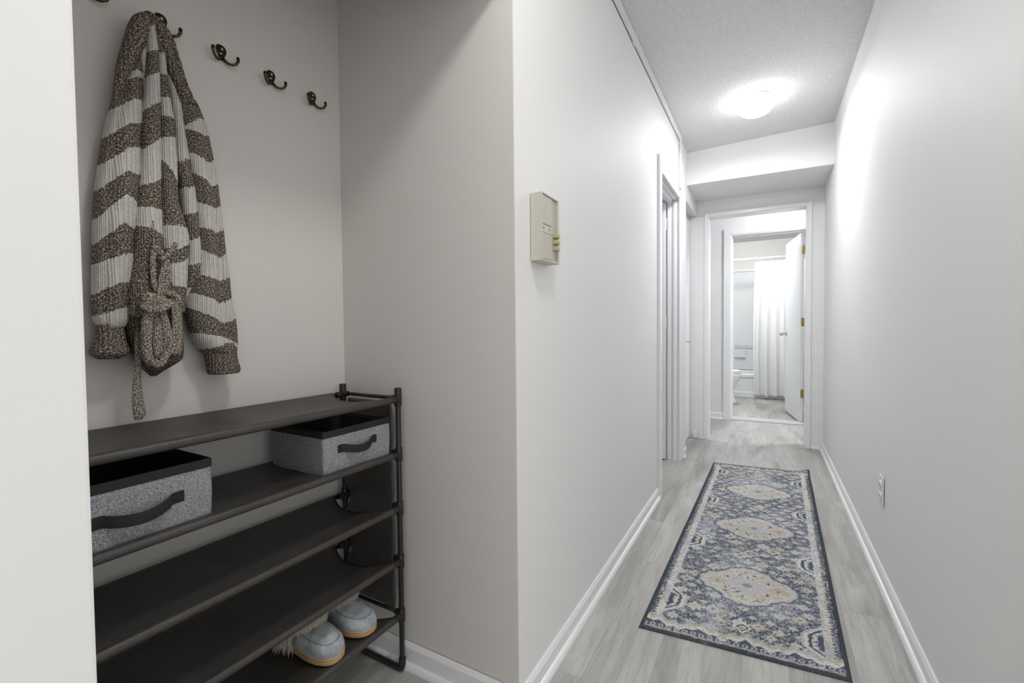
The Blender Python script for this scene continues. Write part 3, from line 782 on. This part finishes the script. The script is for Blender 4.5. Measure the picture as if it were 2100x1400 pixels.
# ================================================================== SLIPPERS
def suede():
    t = NT('washed_blue_suede'); t.set(Roughness=.9); p = t.pos()
    a = t.noise(p, 26, 4, .6); b = t.noise(p, 55, 3, .5)
    c = t.mix(t.ramp(a, [(.38, (0,)*3), (.62, (1,)*3)]), (.30, .34, .375), (.53, .56, .585))
    c = t.mix(t.ramp(b, [(.58, (0,)*3), (.68, (1,)*3)]), c, (.42, .41, .34))
    t.base(c); t.bump(t.noise(p, 420, 2), .3, .0006); return t.m
M['suede'] = suede()
M['sole'] = simple('tan_rubber_sole', (.56, .36, .17), .6, bump=(300, .3, .0005), var=.10)
M['stitch'] = simple('dark_thread', (.10, .11, .13), .8)
M['stitch_tan'] = simple('brown_thread', (.22, .12, .05), .8)
def furmat():
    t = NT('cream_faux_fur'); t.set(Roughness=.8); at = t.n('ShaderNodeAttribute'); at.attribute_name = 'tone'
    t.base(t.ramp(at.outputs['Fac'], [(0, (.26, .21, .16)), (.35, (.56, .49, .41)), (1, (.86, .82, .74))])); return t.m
M['fur'] = furmat()

def outline(q, L, W, mirror):
    """slipper outline, q in 0..1 around; returns x (toe = +), y"""
    a = 2*PI*q; cx, sy = math.cos(a), math.sin(a)
    x = L/2*math.copysign(abs(cx)**.82, cx)
    w = W/2*(1 + .10*(x/(L/2)) - .13*math.exp(-((x/(L/2)+.15)/.45)**2))
    y = w*math.copysign(abs(sy)**.80, sy) + mirror*.006*(x/(L/2))**2
    return x, y
def slipper(cx, cy, rot, mirror, label, z0=.1875):
    t = empty('slipper', (cx, cy, z0), label, 'slipper', 'fur-lined slippers on the bottom shelf')
    L, W = .245, .092
    cr, sr = math.cos(rot), math.sin(rot)
    def T(x, y, z): return (cx + x*cr - y*sr, cy + x*sr + y*cr, z0+z)
    n = 64
    rings = []
    for (sc, z) in ((.93, 0), (.985, .003), (1.0, .008), (1.0, .016), (.985, .0195), (.93, .0205)):
        rings.append([T(*(lambda p: (p[0]*sc if sc > .97 else p[0]-math.copysign(.004, p[0])*((1-sc)*14), p[1]*sc))(outline(j/n, L, W, mirror)), z + .004*max(0, (outline(j/n, L, W, mirror)[0]/(L/2)-.6))) for j in range(n)])
    s = MB().grid(rings, closed_u=True); s.f.append(tuple(range(n))); s.f.append(tuple(len(s.v)-n+j for j in range(n)))
    s.build('sole', M['sole'], t, smooth=True)
    st = MB(); 
    for j in range(0, 96):
        q = (j/96)*.5-.25
        a = outline(q % 1, L*1.002, W*1.01, mirror); b = outline((q+.0032) % 1, L*1.002, W*1.01, mirror)
        st.tube([T(a[0], a[1], .0165), T(b[0], b[1], .0165)], .0006, 5)
    st.build('sole_stitching', M['stitch_tan'], t)
    # upper: toe half, dome profile with a seam ring
    rings = []
    H = .043
    prof = [(1.0, 0), (1.015, .10), (1.015, .24), (1.0, .38), (.965, .50), (.91, .60), (.86, .66), (.835, .675), (.82, .665), (.80, .685), (.74, .76), (.62, .86), (.45, .94), (.25, .985), (.05, 1.0)]
    for (sc, h) in prof:
        r_ = []
        for j in range(n):
            ox, oy = outline(j/n, L*.985, W*.985, mirror)
            x0_ = .030
            x = max(x0_ + (ox-x0_)*sc, -.030+.0004*j); y = oy*sc
            rise = 1 + .42*max(0, min(1, (.10-x)/.10))            # climbs towards the instep
            crease = -.0035*math.exp(-((x-.035)/.010)**2)*(h)
            r_.append(T(x, y, .019 + H*h*rise*(1 if x > -.05 else .9) + crease))
        rings.append(r_)
    u = MB().grid(rings, closed_u=True); u.f.append(tuple(len(u.v)-n+j for j in range(n)))
    u.build('upper', M['suede'], t, smooth=True)
    st = MB()
    for j in range(-26, 27):
        q = (j/52*.62) % 1
        pts = []
        for dq in (0, .0065):
            ox, oy = outline((q+dq) % 1, L*.985, W*.985, mirror); x = .030+(ox-.030)*.829; y = oy*.829
            rise = 1 + .42*max(0, min(1, (.10-x)/.10))
            pts.append(T(x, y, .019+H*.672*rise+.0008))
        st.tube(pts, .0007, 5)
    st.build('seam_stitching', M['stitch'], t)
    # fur collar: a base roll and thousands of strands
    rnd = random.Random(int(cx*1e4)+int(cy*1e4))
    Vv, Ff, tone = [], [], []
    for i in range(9000):
        # sample the collar: a thick ring around the foot opening, leaning forward at the instep
        a = rnd.uniform(0, 2*PI)
        rx, ry = .070, .040
        bx = -.050 + rx*math.cos(a); by = ry*math.sin(a)
        topz = .080 + .008*math.cos(a) - (rnd.uniform(0, .058) if (math.cos(a) < .55 and i % 2) else 0)
        w = rnd.uniform(-1.3, 1.6)                                   # angle on the roll section
        rr = .012
        nx_ = math.cos(a)*math.cos(w); ny2 = math.sin(a)*math.cos(w); nz_ = math.sin(w)
        p = Vector((bx+nx_*rr, by+ny2*rr, topz+nz_*rr))
        d = Vector((nx_*1.0+.25, ny2, nz_-.35+rnd.gauss(0, .22))); d += Vector((rnd.gauss(0, .30), rnd.gauss(0, .30), rnd.gauss(0, .2))); d.normalize()
        ln = rnd.uniform(.012, .023); g_ = Vector((0, 0, -.007))
        side = d.cross(Vector((rnd.gauss(0, 1), rnd.gauss(0, 1), rnd.gauss(0, 1)))).normalized()*.00075
        b0 = len(Vv)
        m1 = p + d*ln*.5 + g_*.25; m2 = p + d*ln + g_
        for q_ in (p-side, p+side, m1+side*.8, m1-side*.8, m2): Vv.append(T(q_.x, q_.y, q_.z))
        Ff += [(b0, b0+1, b0+2, b0+3), (b0+3, b0+2, b0+4)]
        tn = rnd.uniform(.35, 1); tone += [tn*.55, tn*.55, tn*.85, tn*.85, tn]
    # base roll under the strands
    b0 = len(Vv); na, nb = 40, 12
    for i in range(na):
        a = 2*PI*i/na
        for j in range(nb):
            w = 2*PI*j/nb
            Vv.append(T(-.046+math.cos(a)*(.066+.0115*math.cos(w)), math.sin(a)*(.036+.0115*math.cos(w)), .076+.014*math.cos(a)+.016*math.sin(w))); tone.append(.45)
    for i in range(na):
        for j in range(nb):
            Ff.append((b0+i*nb+j, b0+((i+1) % na)*nb+j, b0+((i+1) % na)*nb+(j+1) % nb, b0+i*nb+(j+1) % nb))
    mb = MB(); mb.v = Vv; mb.f = Ff
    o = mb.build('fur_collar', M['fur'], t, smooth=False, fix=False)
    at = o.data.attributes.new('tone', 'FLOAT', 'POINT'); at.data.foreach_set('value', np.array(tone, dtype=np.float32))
    return t
slipper(-1.066, .752, .05, -1, 'pale blue suede slipper with cream fur, nearer and left one of the pair')
slipper(-1.072, .864, -.02, 1, 'pale blue suede slipper with cream fur, right one beside the rack post')

# ================================================================== INTERCOM BOX
ic = empty('wall_intercom', (XL, 1.17, 1.315), 'beige plastic wall intercom box with three tan buttons beside the recess', 'intercom')
X0, X1 = XL+.0015, XL+.038
y0, y1, z0, z1 = 1.108, 1.222, 1.222, 1.408
MB().box(X0, X1-.006, y0, y1, z0, z1).build('housing', M['beige'], ic, bevel=.0015)
b = MB(); w_ = .0045
b.box(X1-.007, X1, y0, y0+w_, z0, z1).box(X1-.007, X1, y1-w_-.004, y1, z0, z1).box(X1-.007, X1, y0+w_, y1-w_-.004, z0, z0+w_).box(X1-.007, X1, y0+w_, y1-w_-.004, z1-w_, z1)
b.build('rim', M['beige'], ic, bevel=.001)
p1 = MB(); p2 = MB()
for (a, b_) in ((1.324, 1.402), (1.229, 1.299)):
    y = y0+.006
    while y < y0+.066:
        p1.box(X1-.007, X1-.0022, y, y+.0034, a, b_); y += .0044
p1.build('ribbed_grille', M['beige'], ic, bevel=.0005)
MB().box(X1-.007, X1-.0035, y0+.006, y0+.070, 1.301, 1.322).build('indicator_strip', M['beige'], ic, bevel=.0008)
for y in (1.124, 1.162):
    MB().tube([(X1-.004, y, 1.3125), (X1-.0028, y, 1.3125)], .0024, 12).build('indicator_hole', M['dark'], ic)
MB().box(X1-.0065, X1-.005, y0+.071, y1-.009, z0+.005, z1-.005).build('button_channel', M['beige_dark'], ic)
for z in (1.301, 1.283, 1.265):
    MB().box(X1-.006, X1+.0085, 1.187, 1.210, z-.0055, z+.0055).build('button', M['tan'], ic, bevel=.0008)
b = MB()
for z in (1.301, 1.283, 1.265):
    for k in range(3): b.box(X1+.0084, X1+.0088, 1.191+k*.006, 1.1945+k*.006, z-.0015, z+.0015)
b.build('button_mark', M['beige_dark'], ic)

# ================================================================== OUTLET
ot = empty('wall_outlet', (XR, 2.34, .36), 'white double socket plate low on the right hallway wall', 'outlet')
MB().box(XR-.0062, XR-.002, 2.264, 2.336, .310, .427).build('cover_plate', M['white'], ot, bevel=.0012)
MB().box(XR-.002, XR-.0002, 2.272, 2.328, .32, .417).build('plate_gap_shade', M['dark'], ot)  # dark sheet stands for the shade where the plate lifts off the wall
for z in (.392, .345):
    s = MB().lathe([(0, 0), (.0165, 0), (.0165, -.0045), (.015, -.0055), (0, -.0055)], (XR-.006, 2.30, z), 20, 'x', 1, .85)
    o = s.build('socket', M['white'], ot, bevel=.0005)
    MB().box(XR-.0118, XR-.0114, 2.292, 2.2945, z-.004, z+.004).box(XR-.0118, XR-.0114, 2.3055, 2.308, z-.004, z+.004).build('slot', M['dark'], o)
MB().tube([(XR-.0062, 2.30, .3685), (XR-.0072, 2.30, .3685)], .003, 12).build('screw', M['chrome'], ot)

# ================================================================== RUG
def rug():
    A = Vector((-.378, 1.529)); B_ = Vector((.222, 1.585)); D_ = Vector((-.347, 3.689)); Cc = Vector((.267, 3.741))
    Wm, Lm = .605, 2.16
    nu, nv = 304, 1080
    u = np.linspace(0, 1, nu); v = np.linspace(0, 1, nv)
    U, V = np.meshgrid(u, v)
    X = (1-V)*((1-U)*A.x+U*B_.x)+V*((1-U)*D_.x+U*Cc.x); Y = (1-V)*((1-U)*A.y+U*B_.y)+V*((1-U)*D_.y+U*Cc.y)
    rng = np.random.RandomState(7)
    def vnoise(sx, sy, seed):
        r = np.random.RandomState(seed); gx, gy = int(Wm/sx)+3, int(Lm/sy)+3
        G = r.rand(gy, gx); fx = U*Wm/sx; fy = V*Lm/sy; ix = fx.astype(int); iy = fy.astype(int); tx = fx-ix; ty = fy-iy
        tx = tx*tx*(3-2*tx); ty = ty*ty*(3-2*ty)
        return (G[iy, ix]*(1-tx)+G[iy, ix+1]*tx)*(1-ty)+(G[iy+1, ix]*(1-tx)+G[iy+1, ix+1]*tx)*ty
    mx, my = U*Wm, V*Lm                                     # metres on the rug
    # wobble so that every edge looks woven and worn
    wx = mx + (vnoise(.012, .012, 1)-.5)*.006 + (vnoise(.004, .004, 2)-.5)*.003; wy = my + (vnoise(.012, .012, 3)-.5)*.006 + (vnoise(.004, .004, 4)-.5)*.003
    navy = np.array([.060, .074, .098]); cream = np.array([.445, .43, .39]); lilac = np.array([.33, .34, .375]); tan = np.array([.32, .288, .245]); gold = np.array([.40, .34, .14]); slate = np.array([.16, .18, .215]); dark = np.array([.028, .030, .036])
    C = np.zeros((nv, nu, 3)) + navy
    def put(mask, col, a=1.0):
        m = (np.clip(mask, 0, 1)*a)[..., None]; C[:] = C*(1-m) + col*m
    def soft(x, w=.0012): return np.clip(.5 - x/(2*w), 0, 1)
    n1 = vnoise(.003, .003, 11); n2 = vnoise(.007, .005, 12); n3 = vnoise(.05, .09, 13); n4 = vnoise(.11, .16, 14)
    # field: dense flecks
    put((n1 > .62)*1.0, slate, .7); put(((n2+n1*.5) > .95)*1.0, cream*.8, .7); put(((vnoise(.006, .005, 15)+n1*.4) > 1.0)*1.0, lilac, .7)
    # small diamond flowers on a loose lattice
    r = np.random.RandomState(5)
    k = 0
    for gy in range(0, 44):
        for gx in range(0, 9):
            cx = .055+gx*.062+(.031 if gy % 2 else 0)+r.uniform(-.008, .008); cy = .06+gy*.047+r.uniform(-.008, .008)
            s = r.choice([.012, .016, .022, .028], p=[.3, .3, .25, .15])
            j0 = max(0, int((cy-.05)/Lm*nv)); j1 = min(nv, int((cy+.05)/Lm*nv)); i0 = max(0, int((cx-.05)/Wm*nu)); i1 = min(nu, int((cx+.05)/Wm*nu))
            if j1 <= j0 or i1 <= i0: continue
            dx_, dy_ = np.abs(wx[j0:j1, i0:i1]-cx)/1.25, np.abs(wy[j0:j1, i0:i1]-cy)
            lob = 1 + .16*np.cos(8*np.arctan2(dy_, dx_+1e-6))
            d = (dx_+dy_)/lob - s
            c1, c2, c3 = [(cream, tan, navy), (lilac, cream, slate), (tan, cream, navy), (cream, lilac, gold)][r.randint(4)]
            sub = C[j0:j1, i0:i1]
            for off, col in ((0, c1), (-s*.45, c2), (-s*.75, c3)):
                m = soft(d-off)[..., None]*.92*np.clip(.60+n1[j0:j1, i0:i1, None]*1.2, 0, 1); sub[:] = sub*(1-m)+col*m
    # faded lilac / cream patches on the field
    put(np.clip((n4-.55)*4, 0, 1)*(n1 > .35), lilac, .55); put(np.clip((n3-.66)*5, 0, 1)*(n2 > .4), tan*1.1, .5)
    # three medallions
    for cv in (.195, .467, .738):
        cy = cv*Lm; cx = .515*Wm
        a = np.abs(wx-cx)/.172; b = np.abs(wy-cy)/.142
        ang = np.arctan2(b, a)
        lobes = .048*np.cos(ang*8)+.03*np.cos(ang*20)
        d = (a**1.15+b**1.25) - 1 + lobes
        put(soft(d-.16, .03), navy, .9)
        put(soft(d-.08, .03), lilac); put(soft(d+.02, .03), cream)
        put(soft(d+.02, .03)*(n2 > .66), tan); put(soft(d+.10, .03)*(vnoise(.010, .007, 21) > .76), navy*1.2, .9); put(soft(d+.02, .03)*(n1 > .6), tan*.9, .5); put(soft(d+.02, .03)*(vnoise(.02, .012, 22) > .7), lilac, .5)
        put(soft(d+.16, .03)*(n3 > .55), tan*1.15, .55)
        # end lobes in tan, core in lilac and tan
        for sg in (-1, 1):
            e = (np.abs(wx-cx-sg*.108)/.046)+(np.abs(wy-cy)/.030)
            put(soft(e-1.15, .05), cream); put(soft(e-1, .05), tan); put(soft(e-.45, .05), cream*.8); put(soft(e-.2, .05), navy)
            e2 = (np.abs(wx-cx-sg*.072)/.006)+(np.abs(np.abs(wy-cy)-.045)/.010); put(soft(e2-1, .1), navy)
        e = (np.abs(wx-cx)/.070)**1.3+(np.abs(wy-cy)/.055)**1.3
        put(soft(e-1, .05), lilac); put(soft(e-.55, .05), cream*.85); put(soft(e-.50, .05)*(n2 > .5), tan); put(soft(e-.18, .05), slate)
    # pendants between the medallions
    for cv in (.062, .330, .602, .872):
        cy = cv*Lm; cx = .515*Wm
        e = (np.abs(wx-cx)/.032)+(np.abs(wy-cy)/.034)
        put(soft(e-1.0, .06), cream); put(soft(e-.68, .06), navy); put(soft(e-.4, .06), cream); put(soft(e-.16, .06), navy)
    # half hexagons growing from the side borders
    for side, vs in ((0, (.098, .352, .625, .90)), (1, (.070, .322, .592, .855))):
        for cv in vs:
            cy = cv*Lm; ex = wx-.060 if side == 0 else (Wm-.060)-wx; ay = np.abs(wy-cy)
            d = np.maximum(ex-.050, (ex*.95+ay)-.082); ok = ex > -.004
            for off, col in ((.010, lilac), (.002, cream), (-.009, navy), (-.020, cream), (-.032, lilac), (-.037, navy)):
                put(soft(d-off, .0016)*ok, col)
            put((d < -.020)*(n2 > .62)*ok, navy, .8)
    # side borders
    for ex in (wx, Wm-wx):
        put(soft(ex-.058, .001), lilac*1.15); put(soft(ex-.0535, .001), cream)
        put(soft(ex-.0535, .001)*(np.abs(vnoise(.03, .055, 31)-.5) < .12), lilac); put(soft(ex-.0535, .001)*(n2 > .70), tan)
        ph = (my/.0175) % 1; tooth = .0265+.0105*np.abs(ph-.5)*2
        put(soft(ex-tooth, .001), navy*1.05)
        put(soft(ex-tooth, .001)*(n1 > .55)*(n2 > .42), lilac*.9, .8); put(soft(ex-.034, .001)*(vnoise(.012, .03, 33) > .86), gold, .8)
        put(soft(ex-.0155, .0008), dark*1.3); put(soft(ex-.0125, .0008), np.array([.045, .052, .062]))
    # end borders
    for ey in (wy, Lm-wy):
        inb = (np.minimum(mx, Wm-mx) > .012)
        wave = .052+.010*np.sin(mx/.145*2*PI)+.006*np.sin(mx/.045*2*PI)
        put(soft(ey-wave-.034, .002)*inb, tan*1.05, .8); put(soft(ey-wave-.024, .002)*inb, lilac); put(soft(ey-wave-.014, .002)*inb, cream)
        put(soft(ey-wave-.024, .002)*(n2 > .68)*inb, tan)
        put(soft(ey-wave+.006*np.abs(((mx/.05) % 1)-.5)*2, .001)*inb, navy*1.05)
        hk = ((mx/.026) % 1); put((np.abs(np.hypot((hk-.5)*.026, ey-.034)-.007) < .0022)*inb*1.0, lilac, .9)
        put(soft(np.abs(ey-.0185)-.0028, .0008)*inb, tan); put(soft(np.abs(ey-.023)-.0012, .0006)*(n1 > .5)*inb, cream)
        put(soft(ey-.0125, .0008), np.array([.045, .052, .062]))
    # wear
    C *= 1.5*(.80+.34*n1)[..., None]*(.93+.16*n4)[..., None]
    put(np.clip((vnoise(.0035, .012, 41)-.72)*6, 0, 1)*(np.minimum(mx, Wm-mx) > .014), cream*.75, .35)
    Z = np.full_like(X, .0060) + .0006*(n1-.5)
    edge = np.minimum(np.minimum(mx, Wm-mx), np.minimum(my, Lm-my)); Z -= .0035*np.clip(1-edge/.004, 0, 1)
    Z += .0035*np.exp(-((my-.0)/.05)**2)*np.exp(-(mx/.25)**2)*0
    Z += .020*np.exp(-(((Wm-mx)/.045)**2+((Lm-my)/.035)**2))            # curled far corner
    Z += .0022*np.sin(my*2.4+1)*np.exp(-((mx)/.08)**2)**1*.5
    o_ = Vector((-.06, 2.63, 0))
    verts = np.stack([X-o_.x, Y-o_.y, Z], -1).reshape(-1, 3)
    idx = np.arange(nu*nv).reshape(nv, nu)
    quads = np.stack([idx[:-1, :-1], idx[:-1, 1:], idx[1:, 1:], idx[1:, :-1]], -1).reshape(-1, 4)
    # skirt down to the floor
    ring = np.concatenate([idx[0, :], idx[1:, -1], idx[-1, -2::-1], idx[-2:0:-1, 0]])
    low = verts[ring].copy(); low[:, 2] = np.maximum(.0004, low[:, 2]-.0055); nb = len(verts)
    verts = np.concatenate([verts, low]); m = len(ring); a_ = np.arange(m); b2 = (a_+1) % m
    sk = np.stack([ring[b2], ring[a_], nb+a_, nb+b2], -1); quads = np.concatenate([quads, sk])
    me = bpy.data.meshes.new('runner_rug')
    me.vertices.add(len(verts)); me.vertices.foreach_set('co', verts.astype(np.float32).ravel())
    me.loops.add(len(quads)*4); me.loops.foreach_set('vertex_index', quads.astype(np.int32).ravel())
    me.polygons.add(len(quads)); me.polygons.foreach_set('loop_start', np.arange(0, len(quads)*4, 4, dtype=np.int32))
    me.update(calc_edges=True); me.validate()
    col = np.ones((len(verts), 4), dtype=np.float32); col[:nb, :3] = C.reshape(-1, 3); col[nb:, :3] = (.03, .035, .042)
    at = me.color_attributes.new('weave', 'FLOAT_COLOR', 'POINT'); at.data.foreach_set('color', col.ravel())
    t = NT('printed_rug_pile'); t.set(Roughness=.95); t.b.inputs['Specular IOR Level'].default_value = .1
    an = t.n('ShaderNodeAttribute'); an.attribute_name = 'weave'; p = t.pos()
    f = t.noise(p, 620, 2, .6)
    t.base(t.mix(1.0, an.outputs['Color'], t.mix(f, (.78, .78, .78), (1.2, 1.2, 1.2)), 'MULTIPLY'))
    t.bump(f, .5, .0012)
    me.materials.append(t.m); me.polygons.foreach_set('use_smooth', np.ones(len(me.polygons), dtype=bool))
    o = bpy.data.objects.new('runner_rug', me); COL.objects.link(o); o.location = o_
    tag(o, 'navy and cream patterned runner rug lying along the hallway floor', 'rug')
rug()

# ================================================================== BATHROOM
# bathtub along the far wall
tb = empty('bathtub', (-.25, 7.7, 0), 'white alcove bathtub along the back of the bathroom', 'bathtub')
FXT = 7.335
t = MB()
t.box(-1.03, .54, FXT, FXT+.03, .0, .315)
t.build('apron', M['acrylic'], tb, bevel=.006)
t = MB().box(-1.03, .54, FXT-.022, FXT+.01, .0, .082); t.build('apron_skirt', M['acrylic'], tb, bevel=.008)
P = []
def rr_(x0, x1, y0, y1, z, r, n=6):
    out = []
    for (cx, cy, a0) in ((x1-r, y1-r, 0), (x0+r, y1-r, 90), (x0+r, y0+r, 180), (x1-r, y0+r, 270)):
        for k in range(n): a = math.radians(a0+90*k/(n-1)); out.append((cx+r*math.cos(a), cy+r*math.sin(a), z))
    return out
P = [rr_(-1.03, .54, FXT-.012, 8.025, .300, .01), rr_(-1.03, .54, FXT-.012, 8.025, .338, .02), rr_(-1.025, .535, FXT-.006, 8.02, .345, .02), rr_(-.97, .48, FXT+.06, 7.99, .345, .10), rr_(-.95, .46, FXT+.075, 7.975, .325, .10), rr_(-.88, .40, FXT+.13, 7.92, .06, .12), rr_(-.80, .32, FXT+.2, 7.85, .05, .1)]
m = MB().grid(P, closed_u=True); m.f.append(tuple(len(m.v)-24+j for j in range(24)))
m.build('basin', M['acrylic'], tb, smooth=False)
# surround panels with dish and bar
su = empty('tub_surround', (-.25, 8.04, .34), 'white moulded shower wall panel above the bathtub', 'shower panel')
MB().box(-1.03, .54, 8.030, 8.058, .348, 1.90).build('back_panel', M['acrylic'], su, bevel=.004)
MB().box(-1.03, .54, 8.022, 8.058, 1.90, 1.955).build('top_ledge', M['acrylic'], su, bevel=.010)
sd = MB().box(-.445, -.290, 7.985, 8.032, .545, .556).box(-.450, -.285, 8.020, 8.031, .555, .675).box(-.44, -.295, 7.985, 7.993, .556, .568)
sd.build('soap_dish', M['acrylic'], su, bevel=.003)
gb = MB().tube([(-.43, 8.03, .742), (-.43, 7.985, .742), (-.42, 7.978, .742), (.0, 7.978, .742), (.01, 7.985, .742), (.01, 8.03, .742)], .010, 12)
gb.build('grab_bar', M['acrylic'], su, smooth=True)
# curtain rod, curtain and rings
rod = empty('curtain_rod', (-.25, 7.275, 2.0), 'white shower curtain rod spanning the bathtub', 'curtain rod')
MB().tube([(-1.03, 7.275, 2.0), (.545, 7.275, 2.0)], .0125, 16).build('rod', M['white'], rod, smooth=True)
for x, s_ in ((-1.04, 1), (.55, -1)):
    MB().tube([(x, 7.275, 2.0), (x+s_*.012, 7.275, 2.0)], .032, 20).build('flange', M['white'], rod, bevel=.002)
def cloth_mat():
    t = NT('white_curtain_cloth'); t.set(Roughness=.75); t.base((.84, .845, .84))
    t.b.inputs['Specular IOR Level'].default_value = .2
    t.bump(t.noise(t.pos(), 90, 3, .7), .35, .002); return t.m
cur = empty('shower_curtain', (.17, 7.29, 1.95), 'white textured shower curtain gathered at the right of the bathtub', 'shower curtain')
P = []
for i in range(61):
    q = i/60; z = 1.955-(1.955-.040)*q
    row = []
    for j in range(161):
        s_ = j/160; x = -.150 + .64*s_ + (-.018*math.sin(q*3.0))*(1-s_)
        amp = .014+.014*q
        y = 7.262 + amp*math.sin(s_*2*PI*6.5+.9*math.sin(q*2.2)+.7*math.sin(s_*9)) + .010*math.sin(s_*31+q*4) - .006*q
        zz = z + (.010*math.sin(s_*17) if i == 60 else 0)
        row.append((x, y, zz if i else z-.008*abs(math.sin(s_*PI*6.5))))
    P.append(row)
MB().grid(P).build('cloth', cloth_mat(), cur, smooth=True, solid=.002, fix=False)
for k in range(7):
    x = -.135+.095*k
    rg = MB(); ring_ = [(x+.004*math.sin(a*2), 7.275+.018*math.sin(a), 1.978+.036*math.cos(a)) for a in [2*PI*i/20 for i in range(21)]]
    rg.tube(ring_, .002, 8, cap=False); rg.build('curtain_ring', M['chrome'], cur, smooth=True)

# toilet, bowl pointing to +x
tl = empty('toilet', (-.66, 6.66, 0), 'white ceramic toilet, front of its bowl showing past the bathroom door frame', 'toilet')
TY = 6.68
def oval(cx, rx, ry, z, n=36, e=1.0):
    return [(cx+rx*math.cos(2*PI*i/n)*(1.09 if math.cos(2*PI*i/n) > 0 else .8), TY+ry*math.copysign(abs(math.sin(2*PI*i/n))**e, math.sin(2*PI*i/n)), z) for i in range(n)]
P = [oval(-.60, .235, .125, 0), oval(-.60, .230, .122, .03), oval(-.60, .205, .105, .10), oval(-.59, .190, .100, .18), oval(-.575, .215, .130, .27), oval(-.56, .238, .165, .35), oval(-.555, .243, .182, .395), oval(-.555, .240, .182, .412), oval(-.555, .20, .15, .412), oval(-.555, .17, .12, .34), oval(-.56, .09, .07, .26)]
m = MB().grid(P, closed_u=True); m.f.append(tuple(range(36))); m.f.append(tuple(len(m.v)-36+j for j in range(36)))
m.build('bowl', M['ceramic'], tl, smooth=True)
P = [oval(-.555, .243, .184, .418), oval(-.555, .246, .187, .424), oval(-.555, .243, .184, .431)]
m = MB().grid(P, closed_u=True); m.f.append(tuple(range(36))); m.f.append(tuple(72+j for j in range(36))); m.build('seat', M['ceramic'], tl)
P = [oval(-.557, .238, .182, .437), oval(-.557, .241, .185, .443), oval(-.557, .235, .178, .453), oval(-.557, .18, .13, .457)]
m = MB().grid(P, closed_u=True); m.f.append(tuple(range(36))); m.f.append(tuple(108+j for j in range(36))); m.build('lid', M['ceramic'], tl, smooth=True)
MB().box(-1.03, -.83, TY-.21, TY+.21, .40, .74).box(-.86, -.70, TY-.10, TY+.10, .18, .41).build('tank', M['ceramic'], tl, bevel=.02)
MB().box(-1.038, -.822, TY-.22, TY+.22, .742, .775).build('tank_lid', M['ceramic'], tl, bevel=.010)
MB().tube([(-.83, TY-.15, .69), (-.815, TY-.15, .69)], .012, 12).tube([(-.818, TY-.15, .69), (-.815, TY-.085, .685)], .006, 10).build('flush_lever', M['chrome'], tl, smooth=True)
